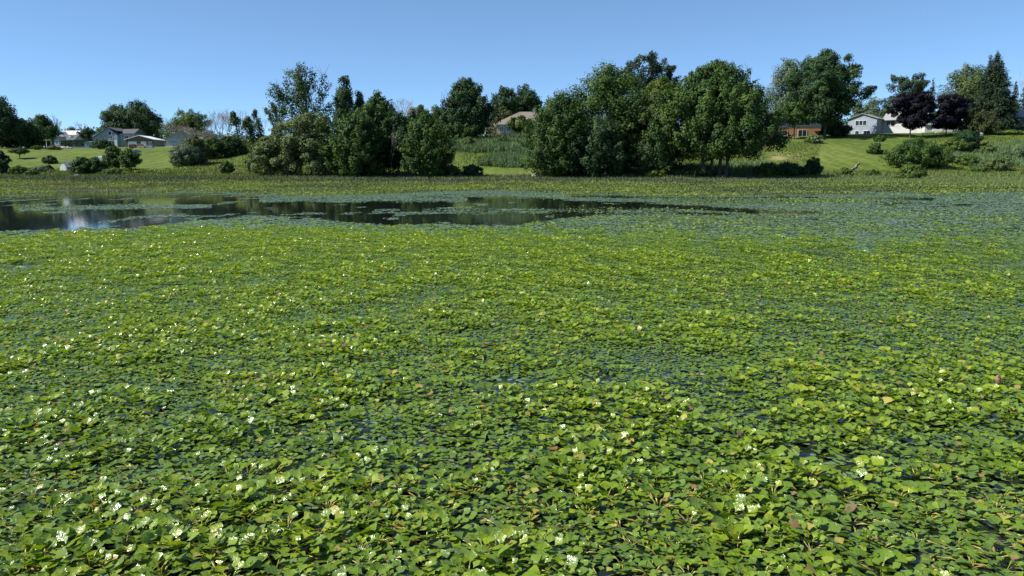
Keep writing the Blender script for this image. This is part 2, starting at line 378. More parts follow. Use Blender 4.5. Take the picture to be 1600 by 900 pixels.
edge = np.interp(px, [-200, 0, 150, 300, 500, 800, 1000, 1200, 1400, 1600, 1900], [372, 371, 362, 355, 357, 361, 368, 372, 378, 372, 372])
big = fbm(C[:, 0]*.55, C[:, 1]*.35, 51, 3); mid = fbm(C[:, 0]*1.6, C[:, 1]*1.3, 61, 2)
right = np.clip((px-850)/600, 0, 1)*np.clip((620-py)/260, 0, 1)
bias = .10 - .20*right
v = np.clip((big*.30 + mid*.70 - .5)*1.5 + .55 + bias + rng.normal(0, .17, len(C)), 0.10, 0.95)
soft = 3 + 9*np.clip((px-650)/700, 0, 1)
keep = (rng.random(len(C)) < .03 + .97/(1+np.exp(-np.clip((py-edge-(big-.5)*22-soft)/soft, -30, 30)))) & (openness(C[:, 0], C[:, 1]) < .2) & (fbm(C[:, 0]*.9, C[:, 1]*.9, 71, 2) > .16)
C, v, py = C[keep], v[keep], py[keep]
Yd = C[:, 1]; near = Yd < 7.5; mid_ = (Yd >= 7.5) & (Yd < 14); far = Yd >= 14
b, fr = rosettes(sc, C[near], v[near], 27, L0S)
rosettes(sc, C[mid_], v[mid_], 26, L1S)
rosettes(sc, C[far], v[far], 25, L2S, size=.062)
# swollen stalks of the near rosettes
Cn = C[near]; st_i = rng.random(b.shape[:2]) < .30
ii, kk = np.nonzero(st_i)
for i, k in zip(ii[:4200], kk[:4200]):
    e = b[i, k]; c0 = Vector((Cn[i, 0], Cn[i, 1], .006)); e = Vector(e); d = e-c0
    if d.length < .05: continue
    q = .0024
    tube(sc, [c0, c0 + d*.45 + Vector((0, 0, .006)), c0 + d*.68 + Vector((0, 0, .008)), c0+d*.88 + Vector((0, 0, .004)), e], [q, q*1.1, q*2.7, q*1.3, q], random.choice([.72, .78, .8, .88]), 5)
mat_o = sc.build('water_chestnut_mat', chest)
tag(mat_o, 'dense mat of toothed green water chestnut leaves covering the near pond', 'water plants', kind='stuff')

# flat floating leaves: between and beyond the rosettes
padm = leaf_mat('floating_leaf', [(0, (.085, .142, .082)), (.5, (.118, .184, .092)), (.8, (.14, .205, .075)), (1, (.20, .19, .09))], rough=.45, spec=.55, trans=.06, bump=.12, bscale=30)
hexv = [(math.cos(a)*.5*(1 if i else .55), math.sin(a)*.5, 0) for i, a in enumerate(np.arange(7)*2*math.pi/7)]
HEX = fan(hexv, 0.02, 0.0)
QUAD = (np.array([[-.5, -.1, 0], [.0, -.5, .01], [.5, .06, 0], [.04, .5, .01]]), [np.array([[0, 1, 2, 3]])])
def pads(ylo, yhi, dens, rad, name, label, zz=.006, tilt=.06, tpl=HEX):
    sc = Scatter(); out = []
    area = .74*(yhi*yhi-ylo*ylo) + 2*(yhi-ylo); n = int(area*dens)
    Y = np.sqrt(rng.uniform(ylo*ylo, yhi*yhi, n)); X = (rng.random(n)*2-1)*(.76*Y+1)
    o = openness(X, Y)
    # fringe: looser cover near open water
    k = rng.random(n) < np.clip(1-o*1.05, .0, 1)
    k &= fbm(X*.7, Y*.7, 88, 3) > np.where(Y > 27, .20, .18)
    X, Y = X[k], Y[k]; n = len(X)
    N = nrm(np.stack([rng.normal(0, tilt, n), rng.normal(0, tilt, n), np.ones(n)], -1))
    a = rng.uniform(0, 6.28, n); A = np.stack([np.cos(a), np.sin(a), np.zeros(n)], -1)
    s = rad*rng.uniform(.6, 1.3, n)*2
    tone = np.clip(rng.normal(.35, .18, n) + (fbm(X*.5, Y*.5, 91, 2)-.5)*.5, 0, .82); q = rng.random(n); tone = np.where(q < .012, .97, tone)
    sc.add(*tpl, frames(N, A, s, s, s), np.stack([X, Y, np.full(n, zz) + rng.uniform(0, .006, n)], -1), tone)
    tag(sc.build(name, padm), label, 'water plants', kind='stuff')
pads(3.2, 28, 85, .036, 'floating_leaves', 'small flat blue green leaves floating between the rosettes')
pads(22, 106, 125, .068, 'floating_leaf_cover', 'smooth blue green sheet of floating leaves around the open water', tpl=QUAD)

# raised green leaves beyond the pool and tufts inside it
sc = Scatter()
n = 420000; Y = np.sqrt(rng.uniform(24**2, 116**2, n)); X = (rng.random(n)*2-1)*(.76*Y+1)
px, py = pix(X, Y, np.maximum(terr(X, Y), 0)); nz = fbm(X*.25, Y*.25, 101, 3)
op = openness(X, Y)
far_lo = np.interp(px, [0, 200, 330, 400, 480, 620, 760, 900, 1050, 1200, 1300, 1600], [299, 299, 301, 304, 304, 303, 296, 303, 305, 305, 303, 300])
blim = np.interp(px, [0, 500, 900, 1150, 1300, 1600], [285, 287, 288, 286, 282, 280]) + (fbm(X*.1, Y*.1, 111)-.5)*5
p = np.clip((far_lo + (nz-.5)*8 - py)/2+.5, 0, 1)*.9*(op < .3)*np.where(py > blim-1, 1, .0)
strip = np.exp(-((py-315-(px-1150)*.0)/3.2)**2)*(px > 1040)*(px < 1420)*.55*(nz > .42)
tuft = np.exp(-((py-329)/4.5)**2)*np.exp(-((px-985)/75)**2)*.30*(nz > .45)
spots = (py < 380)*(py > 300)*(px > 820)*np.clip((nz-.42)*3, 0, .5)*(op < .3)*np.clip((py-318)/30, .1, 1)
left = (py > 294)*(py < 304)*(px < 85)*.5*(nz > .45)
pr = np.maximum.reduce([p, strip, tuft, spots, left])
k = rng.random(n) < pr; X, Y, nz = X[k], Y[k], nz[k]; n = len(X)
h = np.interp(Y, [24, 40, 66, 85, 100], [.05, .10, .16, .32, .4])
Z = np.maximum(terr(X, Y), 0) + rng.uniform(.0, 1, n)*h
a = rng.uniform(0, 6.28, n); A = np.stack([np.cos(a), np.sin(a), rng.normal(.25, .5, n)], -1)
N = nrm(np.stack([rng.normal(0, .45, n), rng.normal(0, .45, n), np.ones(n)], -1)); s = rng.uniform(.08, .20, n)*np.interp(Y, [24, 60], [.5, 1.0])
dull = fbm(X*.08, Y*.3, 104, 2)
tone = np.clip(.50 + (nz-.5)*.9 + rng.normal(0, .13, n) - .3*(dull > .55), .05, .80)
sc.add(*L2, frames(N, A, s, s, s), np.stack([X, Y, Z], -1), tone)
farm = leaf_mat('far_water_plant_leaf', [(0, (.06, .085, .04)), (.35, (.10, .138, .045)), (.65, (.15, .205, .035)), (1, (.22, .28, .045))], rough=.6, spec=.2, trans=.2)
tag(sc.build('marsh_plants', farm), 'bright green leafy water plants along the far edge of the pond', 'water plants', kind='stuff')

def blades(name, label, X, Y, h, w_, mat, tone, lean=.25, cat='reeds', kind='stuff', loc=None):
    n = len(X); sc = Scatter(); Z = np.maximum(terr(X, Y), -.1) - .05
    a = rng.uniform(0, 6.28, n); A = np.stack([np.cos(a), np.sin(a), np.zeros(n)], -1)
    N = nrm(np.stack([rng.normal(0, lean, n), rng.normal(0, lean, n), np.ones(n)], -1))
    sc.add(*BLADE, frames(N, A, h, w_, h), np.stack([X, Y, Z], -1), tone)
    return tag(sc.build(name, mat), label, cat, kind=kind)
# dark reed belt between marsh plants and the trees
n = 110000; Y = rng.uniform(80, 124, n); X = (rng.random(n)*2-1)*.76*Y; px, py = pix(X, Y, .3)
px, py = pix(X, Y, np.maximum(terr(X, Y), 0))
lim = np.interp(px, [0, 500, 900, 1150, 1300, 1600], [285, 287, 288, 287, 290, 292]) + (fbm(X*.1, Y*.1, 111)-.5)*5
k = py < lim; X, Y, px = X[k], Y[k], px[k]; n = len(X)
g = np.clip((px-1050)/250, 0, 1)
sedge = leaf_mat('sedge_blade', [(0, (.042, .062, .036)), (.3, (.066, .090, .050)), (.55, (.10, .125, .065)), (.75, (.10, .15, .035)), (1, (.17, .22, .05))], rough=.6, spec=.3, trans=.15)
tone = np.clip(rng.normal(.25, .13, n)*(1-g) + g*rng.normal(.72, .14, n), 0, 1)
blades('reed_belt', 'grey green belt of short reeds along the far shore', X, Y, rng.uniform(.3, .62, n)*(1+.2*g), rng.uniform(.05, .10, n), sedge, tone)

# rough meadow grass on the unmown slopes
n = 210000; Y = rng.uniform(112, 215, n); X = (rng.random(n)*2-1)*.72*Y; Z = terr(X, Y); px, py = pix(X, Y, Z)
nz = fbm(X*.09, Y*.09, 121, 3)
lawn = ((px < 270) & (py < 264)) | ((px > 1285-(py-215)*.2) & (px < 1440) & (py < 267)) | ((px > 730) & (px < 850) & (py > 262) & (py < 274)) | ((px > 1170) & (px <= 1290) & (py < 222)) | ((px > 1195) & (px < 1262) & (py > 238) & (py < 253) & (nz > .47))
k = (~lawn) & (rng.random(n) < np.clip(.35+nz, 0, 1)); X, Y, nz = X[k], Y[k], nz[k]; n = len(X)
meadow = leaf_mat('meadow_blade', [(0, (.050, .072, .020)), (.4, (.085, .120, .028)), (.75, (.125, .155, .042)), (1, (.20, .18, .08))], rough=.7, spec=.2, trans=.25)
tone = np.clip(.45 + (nz-.5)*1.3 + rng.normal(0, .18, n), 0, 1)
blades('meadow_grass', 'rough unmown grass and weeds on the slope above the shore', X, Y, rng.uniform(.2, .6, n)*(.5+nz), rng.uniform(.06, .18, n), meadow, tone, .45, 'grass')

def reed_patch(name, label, poly_px, n, h, mat, tmean=.5, tsd=.2):
    """tall reeds on the slope: picture polygon of the ground they root in, carried onto the terrain"""
    xs = [p[0] for p in poly_px]; X, Y = [], []
    lo = sorted(poly_px); 
    px = rng.uniform(min(xs), max(xs), n)
    top = np.interp(px, [p[0] for p in poly_px], [p[1] for p in poly_px]); bot = np.interp(px, [p[0] for p in poly_px], [p[2] for p in poly_px])
    for i in range(0, n):
        q = GPf(px[i], top[i] + (bot[i]-top[i])*rng.random()); X.append(q[0]); Y.append(q[1])
    X, Y = np.array(X), np.array(Y)
    hh = h*rng.uniform(.6, 1.1, n)*(.75+.5*vnoise(X*.35, Y*.35, 7))
    return blades(name, label, X, Y, hh, rng.uniform(.05, .12, n), mat, np.clip(rng.normal(tmean, tsd, n) + (fbm(X*.2, Y*.2, 12)-.5)*.45, 0, 1), .16)
def GPf(px, py):
    x, y, zz = ray(px, py); Ys = np.arange(112, 260, 1.0); t = Ys/y
    below = CAMH + zz*t < terr(x*t, Ys); i = int(np.argmax(below)) if below.any() else len(Ys)-1
    Yv = Ys[i] + rng.uniform(-.5, .5); return x*Yv/y, Yv
reed_patch('tall_reeds', 'tall grey green reeds filling the bank below the hip roofed house', [(698, 222, 236), (740, 220, 240), (790, 219, 238), (845, 222, 250)], 9000, 1.45, PAL['reed'])
reed_patch('reed_clump', 'rounded clump of blue grey reeds at the foot of the bank', [(748, 257, 259), (766, 250, 261), (790, 245, 263), (845, 246, 263)], 4500, 1.35, PAL['reed'], .4)
reed_patch('shore_reeds', 'pale grey green reeds under the big multi stemmed maple', [(1030, 268, 276), (1130, 264, 277), (1200, 262, 277), (1215, 266, 277)], 4000, 1.5, PAL['reed'], .6)
reed_patch('hillside_reeds', 'pale plumed reeds on the slope at the right edge', [(1482, 240, 252), (1530, 232, 266), (1560, 226, 262), (1640, 222, 262)], 7000, .95, PAL['reed'], .62)

# ------------------------------------------------------------------ trees
def prof(kind):
    return {
     'round': lambda t: np.sqrt(np.clip(1-(2*t-1)**2, 0, 1))**.75,
     'egg':   lambda t: np.interp(t, [0, .08, .3, .55, .8, .93, 1], [.55, .82, 1, .92, .62, .33, .06]),
     'oval':  lambda t: np.interp(t, [0, .15, .45, .7, .9, 1], [.35, .75, 1, .86, .5, .08]),
     'dome':  lambda t: np.interp(t, [0, .1, .3, .6, .85, 1], [.86, .97, 1, .88, .55, .12]),
     'cone':  lambda t: np.interp(t, [0, .1, 1], [.85, 1, .05]),
     'column': lambda t: np.interp(t, [0, .2, .6, .9, 1], [.6, 1, .85, .45, .06]),
     'vase':  lambda t: np.interp(t, [0, .3, .65, .85, 1], [.3, .6, 1, .85, .25]),
     'umbrella': lambda t: np.interp(t, [0, .3, .6, 1], [.55, 1, .85, .2]),
    }[kind]
def crown(sc, H, W, z0, kind, nb, nl, leaf, clump=.13, elong=1.7, upw=.75, gap=.0, D=None, tmean=.5, shell=.30, lean=(0, 0), tpl=LEAF2):
    pf = prof(kind); D = D or W; hc = H-z0
    t = rng.random(nb*4)**.9; keep = rng.random(nb*4) < pf(t)*.85+.15; t = t[keep][:nb]; n = len(t)
    az = rng.uniform(0, 6.28, n)
    core = rng.random(n) < .22
    lump = 1 + .26*(vnoise(np.cos(az)*1.7+5+t*2.6, np.sin(az)*1.7+t*3.2, rng.integers(1000))-.5)*2
    rr = pf(t)*np.sqrt(np.where(core, rng.uniform(0, .3, n), rng.uniform(shell, 1, n)))*lump
    cs = clump*math.sqrt(W*max(hc, W*.5))*rng.uniform(.65, 1.3, n)
    cs = np.minimum(cs*np.where(core, 1.5, 1), .35*W)
    rad = np.stack([np.cos(az), np.sin(az), np.zeros(n)], -1)
    inset = np.maximum(0, 1-cs*1.0/(.5*W))
    c = np.stack([rad[:, 0]*rr*W*.5*inset + lean[0]*t*hc, rad[:, 1]*rr*D*.5*inset + lean[1]*t*hc, z0 + cs*.5 + t*np.maximum(hc-cs*1.6, hc*.5)], -1)
    if gap: 
        k = rng.random(n) > gap; c, cs, rad, t, rr = c[k], cs[k], rad[k], t[k], rr[k]; n = len(c)
    d = nrm(rad*(.55*rr[:, None]) + np.array([0, 0, upw]) + rng.normal(0, .28, (n, 3)))
    wgt = cs**2; m = np.maximum(6, (nl*4.2*wgt/wgt.sum())).astype(int)
    ci = np.repeat(np.arange(n), m); N_ = len(ci)
    off = nrm(rng.normal(0, 1, (N_, 3)))*(rng.random((N_, 1))**.45)
    along = np.sum(off*d[ci], -1, keepdims=True)
    # plume: narrows toward its outer end
    tap = 1 - .45*np.clip(along, -1, 1)
    pos = c[ci] + (off - along*d[ci])*cs[ci, None]*.62*tap + d[ci]*along*cs[ci, None]*elong*.6
    pos[:, 2] = np.maximum(pos[:, 2], z0*.6+.05)
    q = np.percentile(pos[:, 0]-lean[0]*(pos[:, 2]-z0), [1.5, 98.5]); kx = W/(q[1]-q[0]); q2 = np.percentile(pos[:, 1]-lean[1]*(pos[:, 2]-z0), [1.5, 98.5]); ky = D/(q2[1]-q2[0])
    kz = (H-z0)/(np.percentile(pos[:, 2], 99.8)-z0); sh = lean[0]*hc*.5 - kx*(q[0]+q[1])*.5 if not lean[0] else 0
    for a_ in (pos, c):
        a_[:, 0] = a_[:, 0]*kx + sh; a_[:, 1] *= ky; a_[:, 2] = z0 + (a_[:, 2]-z0)*kz
    nor = nrm(off*1.0 + np.array([0, 0, .45]) + rad[ci]*.35 + rng.normal(0, .36, (N_, 3)))
    A = d[ci]*.8 + off*.5 + rng.normal(0, .5, (N_, 3))
    s = leaf*.86*rng.uniform(.6, 1.35, N_)
    tone = np.clip(tmean + rng.normal(0, .17, n)[ci] + rng.normal(0, .15, N_), 0, 1)
    sc.add(*tpl, frames(nor, A, s, s, s), pos, tone)
    return c, cs
def limbs(tk, base, top, r0, targets, nmax=14, bend=.3):
    base, top = Vector(base), Vector(top); n = 7; pth, rad = [], []
    w1 = Vector((random.uniform(-1, 1), random.uniform(-1, 1), 0))*bend
    for i in range(n):
        t = i/(n-1); pth.append(base.lerp(top, t) + w1*math.sin(t*math.pi)); rad.append(r0*(1.35 if i == 0 else 1-.8*t))
    tube(tk, pth, rad, random.uniform(.2, .7), 8); used = []
    idx = list(range(len(targets))); random.shuffle(idx)
    for i in idx[:nmax]:
        used.append(targets[i]); q = Vector(targets[i]); t = max(.18, min(.9, (q.z-base.z)/(top.z-base.z+1e-6)*.62)); p0 = base.lerp(top, t) + w1*math.sin(t*math.pi)
        mid = p0.lerp(q, .5) + Vector((0, 0, -.06*(q-p0).length)); r = r0*(1-.8*t)*.55
        tube(tk, [p0, mid, q], [r, r*.65, r*.25], random.uniform(.1, .8), 5)
    return used
def whips(tk, c, H, n, length, tone=.6):
    """bare twigs standing out of the crown"""
    for i in range(n):
        q = Vector(c[random.randrange(len(c))]); d = Vector((random.gauss(0, .3), random.gauss(0, .3), 1)).normalized()
        tube(tk, [q, q+d*length*.5, q+d*length + Vector((random.gauss(0, .15), 0, 0))*length], [.05, .035, .012], tone, 4)
LEAFCOUNT = [0]
def tree(name, label, px, ytop, wpx, Y=None, ybase=None, kind='egg', pal='maple', crown_from=.12, nl=7000, leaf=.42, nb=None, clump=.13,
         elong=1.7, upw=.75, gap=.0, cat='tree', group=None, stems=1, depth=1.0, tmean=.5, whip=0, trunk_r=None, lean=(0, 0), spread=.0, bark=BARK, sink=0.0, shell=.30):
    g = G(px, Y) if Y else GP(px, ybase); Y = g.y
    top = P(px, ytop, Y); H = top.z - g.z; g.x = (px-800)/FPX*(Y*ct - ((top.z+g.z)/2-CAMH)*st); W = 1.07*wpx/FPX*(Y*ct - (top.z*.5+g.z*.5-CAMH)*st)
    root = empty(name, g); tag(root, label, cat, group)
    sc, z0 = Scatter(), H*crown_from
    c, cs = crown(sc, H, W, z0, kind, nb or int(60+nl/90), nl, leaf, clump, elong, upw, gap, W*depth, tmean, shell=shell, lean=lean)
    r0 = trunk_r or max(.05, H*.016)
    for s in range(stems):
        tk = Scatter(); sx = (s-(stems-1)/2)*spread; sy = random.uniform(-.3, .3)*spread
        tx = sx*2.2 + lean[0]*H*.8
        used = limbs(tk, (sx, sy, -.4), (tx, sy+lean[1]*H*.8, H*.80 if stems == 1 else H*.7), r0*(1 if stems == 1 else .7), c, 16 if stems == 1 else 8, H*.015)
        if whip and s == 0: whips(tk, sorted(used, key=lambda q: -q[2])[:8], H, whip, H*.2)
        tk.build('trunk', bark, root, True)
    sc.build('crown', PAL[pal], root)
    return root
def bush(name, label, px, ytop, wpx, ybase=None, Y=None, pal='deep', nl=1200, leaf=.30, kind='dome', cat='bush', group=None, clump=.15, tmean=.5, gap=.04, elong=1.5, depth=1.0, upw=.5):
    g = GP(px, ybase) if ybase else G(px, Y); Y = g.y; top = P(px, ytop, Y); H = max(.3, top.z-g.z); g.x = (px-800)/FPX*(Y*ct - ((top.z+g.z)/2-CAMH)*st); W = 1.05*wpx/FPX*Y*1.0
    root = empty(name, g); tag(root, label, cat, group)
    sc = Scatter(); c, cs = crown(sc, H, W, .02*H, kind, int(45+nl/30), int(nl*1.6), leaf, clump, elong, upw, gap, W*depth, tmean)
    tk = Scatter()
    for i in range(6):
        q = Vector(c[random.randrange(len(c))]); tube(tk, [(q.x*.1, q.y*.1, -.2), (q.x*.45, q.y*.45, q.z*.55), q], [.06*H**.5, .04*H**.5, .012], random.random(), 5)
    tk.build('stem', BARK, root); sc.build('foliage', PAL[pal], root)
    return root
def conifer(name, label, px, ytop, wpx, Y, kind='spruce', nl=5000, leaf=.5, cat='tree', group=None, z0f=.04, droop=.35, gap=0.0, layers=None, pal='spruce'):
    g = G(px, Y); top = P(px, ytop, Y); H = top.z-g.z; g.x = (px-800)/FPX*(Y*ct - ((top.z+g.z)/2-CAMH)*st); W = 1.05*wpx/FPX*Y
    root = empty(name, g); tag(root, label, cat, group)
    sc, tk = Scatter(), Scatter(); tube(tk, [(0, 0, -.4), (0, 0, H*.5), (0, 0, H*.985)], [H*.016, H*.009, .015], .3, 7)
    L = layers or int(H*1.5); rows = []
    for i in range(L):
        t = z0f + (1-z0f)*(i+random.random()*.5)/L
        r = W*.5*((1-t)**.82 if kind == 'spruce' else (1-max(0, t-.35)/.65)**.6*min(1, .55+t))*random.uniform(.82, 1.12)
        m = max(4, int(4 + r*2.2)) if kind == 'spruce' else max(3, int(2+r*1.1))
        a0 = random.uniform(0, 6.28)
        for k in range(m):
            if random.random() < gap: continue
            a = a0 + k*6.283/m + random.gauss(0, .2); rl = r*random.uniform(.72, 1.12)
            rows.append((t*H, a, rl))
            if k % 2 == 0: tube(tk, [(0, 0, t*H), (math.cos(a)*rl*.9, math.sin(a)*rl*.9, t*H - droop*rl*.55)], [H*.003+.01, .01], .3, 4)
    rows = np.array(rows); wt = np.maximum(rows[:, 2], .15); m = np.maximum(5, 3.6*nl*wt/wt.sum()).astype(int); ci = np.repeat(np.arange(len(rows)), m); n = len(ci)
    u = rng.random(n)**.6; rl = rows[ci, 2]*u; a = rows[ci, 1] + rng.normal(0, .12, n)
    z = rows[ci, 0] - droop*rl*(.75 if kind == 'spruce' else -.2) + .10*rl*u + rng.normal(0, .10+.05*rows[ci, 2].mean(), n)*(1 if kind == 'spruce' else 1.6)
    pos = np.stack([np.cos(a)*rl, np.sin(a)*rl, z], -1) + rng.normal(0, .12, (n, 3))
    outd = np.stack([np.cos(a), np.sin(a), -droop*.8*np.ones(n) if kind == 'spruce' else .5*np.ones(n)], -1)
    N = nrm(np.stack([rng.normal(0, .5, n), rng.normal(0, .5, n), np.ones(n)], -1) + outd*.3)
    s = leaf*.85*rng.uniform(.6, 1.3, n); tone = np.clip(.45 + rng.normal(0, .16, len(rows))[ci] + rng.normal(0, .14, n), 0, 1)
    sc.add(*NEED, frames(N, outd + rng.normal(0, .35, (n, 3)), s, s, s), pos, tone)
    # leader
    tk.build('trunk', BARK, root, True); sc.build('crown', PAL[pal], root); return root
def bare(name, label, px, ytop, wpx, Y, depthlv=6, group=None, cat='bare tree', bark=BAREBARK, stems=1, r0=None, ang=.45):
    g = G(px, Y); top = P(px, ytop, Y); H = top.z-g.z; g.x = (px-800)/FPX*(Y*ct - ((top.z+g.z)/2-CAMH)*st); W = 1.05*wpx/FPX*Y
    root = empty(name, g); tag(root, label, cat, group); tk = Scatter(); tw = Scatter()
    def grow(p, d, ln, r, lv):
        q = p + d*ln; mid = (p+q)*.5 + Vector((random.gauss(0, .05), random.gauss(0, .05), 0))*ln
        tube(tk, [p, mid, q], [r, r*.85, r*.7], random.random(), 5 if lv > 3 else 3)
        if lv == 0: return
        for k in range(2 if random.random() < .65 else 3):
            nd = (d + Vector((random.gauss(0, ang), random.gauss(0, ang), random.uniform(.0, .25)))).normalized()
            grow(q, nd, ln*random.uniform(.62, .9), r*.74, lv-1)
    for s in range(stems):
        st0 = Vector(((s-(stems-1)/2)*W*.5/max(1, stems), random.uniform(-.5, .5), -.3))
        grow(st0, Vector((random.gauss(0, .08), 0, 1)).normalized(), H*.28, (r0 or max(.07, H*.013)), depthlv)
    zs = max(float(v[:, 2].max()) for v in tk.V+tw.V); xs = max(float(np.abs(v[:, 0]).max()) for v in tk.V+tw.V)
    for s_ in (tk, tw):
        for v in s_.V: v[:, 2] *= H/zs; v[:, 0] *= min(1.4, W*.5/xs); v[:, 1] *= min(1.4, W*.5/xs)
    tk.build('trunk', bark, root, True)
    if tw.V: tw.build('twigs', bark, root)
    return root
def ivy_snag(name, label, px, ypts, wpx, Y, nl=1800, group=None, pal='ivy'):
    """dead stem wrapped in creeper; ypts = [(px, py), ...] of the stem from foot to tip; wpx widths"""
    g = G(px, Y); root = empty(name, g); tag(root, label, 'tree', group)
    pth = [P(a, b, Y)-g for a, b in ypts]; pth[0] = Vector((pth[0].x, 0, -.3))
    tk, sc = Scatter(), Scatter(); tube(tk, pth, [.22*(1-.75*i/(len(pth)-1)) for i in range(len(pth))], .4, 6); tk.build('trunk', BARK, root, True)
    seg = np.array([[*p] for p in pth]); wd = np.array(wpx)/FPX*Y*.5
    L = np.concatenate([[0], np.cumsum(np.linalg.norm(np.diff(seg, axis=0), axis=1))]); nb = int(10+L[-1]*3.0)
    s = rng.uniform(.02, 1, nb)*L[-1]; c = np.stack([np.interp(s, L, seg[:, i]) for i in range(3)], -1); wv = np.interp(s, L, wd)
    off = nrm(rng.normal(0, 1, (nb, 3))); off[:, 2] *= .4; c = c + off*wv[:, None]*.55; cs = wv*rng.uniform(.45, .8, nb)+.15
    ci = rng.integers(0, nb, nl); o2 = nrm(rng.normal(0, 1, (nl, 3)))*rng.random((nl, 1))**.4
    pos = c[ci] + o2*cs[ci, None]*np.array([1, 1, 1.25]); pos[:, 2] = np.maximum(pos[:, 2], 0)
    N = nrm(o2 + np.array([0, 0, .4]) + rng.normal(0, .4, (nl, 3))); sz = .34*rng.uniform(.6, 1.3, nl)
    tone = np.clip(.5 + rng.normal(0, .18, nb)[ci] + rng.normal(0, .15, nl), 0, 1)
    sc.add(*LEAF2, frames(N, rng.normal(0, 1, (nl, 3)) + np.array([0, 0, -.6]), sz, sz, sz), pos, tone); sc.build('creeper', PAL[pal], root)
    return root

def distant_wood(name, label, pts, Y, nl, pal):
    """far wood that reads as one mass: heights follow picture rows pts = [(px, top row)]"""
    sc = Scatter(); px = rng.uniform(pts[0][0], pts[-1][0], nl); Yv = Y + rng.uniform(-12, 25, nl)
    X = (px-800)/FPX*Y*ct; ztop = CAMH + Y*elev(np.interp(px, [p[0] for p in pts], [p[1] for p in pts]), px)
    base = terr(X, Yv)-1.0; ztop = base + (ztop-base)*(.62 + .55*fbm(X*.11, X*.013, 9, 3)); z = base + (ztop-base)*rng.random(nl)**.8
    N = nrm(rng.normal(0, .5, (nl, 3)) + np.array([0, -.6, .5])); s = rng.uniform(.7, 1.5, nl)
    tone = np.clip(.45 + (vnoise(X*.25, z*.5, 3)-.5)*.7 + rng.normal(0, .12, nl), 0, 1)
    sc.add(*LEAF2, frames(N, rng.normal(0, 1, (nl, 3)) + np.array([0, 0, .8]), s, s, s), np.stack([X, Yv, z], -1), tone)
    tag(sc.build(name, PAL[pal]), label, 'woods', kind='stuff')
distant_wood('distant_wood', 'faint low line of far woods behind the left houses', [(-120, 200), (60, 198), (110, 201), (160, 199), (250, 203), (330, 209), (420, 211), (470, 204)], 380, 13000, 'grey')
distant_wood('distant_wood', 'far woods behind the houses on the right hill', [(1190, 178), (1330, 174), (1400, 170), (1500, 172), (1720, 168)], 330, 9000, 'deep')
distant_wood('distant_wood', 'far woods showing in the gaps behind the middle trees', [(600, 190), (700, 192), (770, 188), (860, 180)], 300, 4000, 'grey')
# --- far left
GL = 'dark broadleaf trees at the left edge'
tree('broadleaf_tree', 'tall dark tree cut by the left edge of the photo', -8, 150, 62, 225, kind='egg', pal='deep', nl=6000, leaf=.55, group=GL)
tree('broadleaf_tree', 'round dark tree left of the white barn, nearest the left edge', 14, 176, 58, 240, kind='dome', pal='deep', nl=5000, leaf=.55, crown_from=.03, group=GL)
tree('broadleaf_tree', 'lower dark tree beside the small carport', 42, 187, 40, 245, kind='dome', pal='deep', nl=4000, leaf=.55, crown_from=.03, group=GL)
tree('broadleaf_tree', 'mid green rounded tree behind the left end of the white barn', 70, 180, 44, 300, kind='dome', pal='maple', nl=3500, leaf=.6, crown_from=.03)
tree('broadleaf_tree', 'large spreading tree above the blue grey house, left one of two', 188, 164, 46, 310, kind='egg', pal='deep', nl=4500, leaf=.62, gap=.1, group='pair of trees behind the blue grey house')
tree('broadleaf_tree', 'larger right one of two trees behind the blue grey house', 222, 158, 62, 310, kind='egg', pal='deep', nl=6000, leaf=.62, gap=.1, group='pair of trees behind the blue grey house')
bush('conifer_hedge_tree', 'dark squat evergreen between the white barn and blue grey house', 138, 200, 26, Y=290, pal='deep', nl=1500, leaf=.5, cat='tree')
bush('distant_tree', 'small pale distant treetop left of the blue house roof', 160, 199, 18, Y=330, pal='ash', nl=700, leaf=.55, cat='tree')
bush('distant_tree', 'small faint distant treetop right of the white barn roof', 115, 198, 16, Y=340, pal='grey', nl=700, leaf=.55, cat='tree')
bare('bare_tree', 'thin leafless tree rising behind the white barn roof', 92, 178, 18, 320, 5)
bare('bare_tree', 'small leafless tree right of the white barn', 126, 189, 20, 320, 5)
bare('bare_tree', 'leafless tree right of the paired trees behind the garage', 256, 182, 26, 300, 5)
# --- lawn on the left
tree('apple_tree', 'small umbrella shaped tree alone on the left lawn', 32, 231, 22, ybase=248, kind='umbrella', pal='maple', nl=900, leaf=.3, crown_from=.42, clump=.2, elong=1.0, upw=.3, trunk_r=.12)
tree('small_tree', 'dark small tree cut by the left edge at the shore', 2, 236, 24, ybase=272, kind='dome', pal='deep', nl=1800, leaf=.3, crown_from=.1)
bush('bush', 'clipped round dark bush alone on the left lawn', 79, 243, 18, ybase=256, pal='deep', nl=1200, leaf=.24, kind='dome')
bush('bush', 'wide leafy bush right of the dome tent', 128, 246, 28, ybase=273, pal='maple', nl=1600, leaf=.28)
bush('bush', 'dark bush in front of the white tarp', 148, 246, 28, ybase=273, pal='maple', nl=1500, leaf=.28)
tree('small_tree', 'bushy young tree on the left lawn, nearer the white tarp', 180, 229, 28, ybase=267, kind='dome', pal='maple', nl=2000, leaf=.32, crown_from=.1)
tree('small_tree', 'open young tree on the left lawn, right of its bushy neighbour', 205, 232, 26, ybase=270, kind='oval', pal='maple', nl=1300, leaf=.32, crown_from=.16, gap=.15)
bush('shrub', 'low pale shrub at the shore near the left edge', 28, 259, 22, ybase=273, pal='ash', nl=700, leaf=.25)
bush('shrub', 'small green shrub at the shore between low shrub and tent', 50, 265, 16, ybase=275, pal='ash', nl=500, leaf=.25)
bush('shrub', 'low grey shrub beside the dome tent', 66, 259, 30, ybase=269, pal='grey', nl=800, leaf=.25)
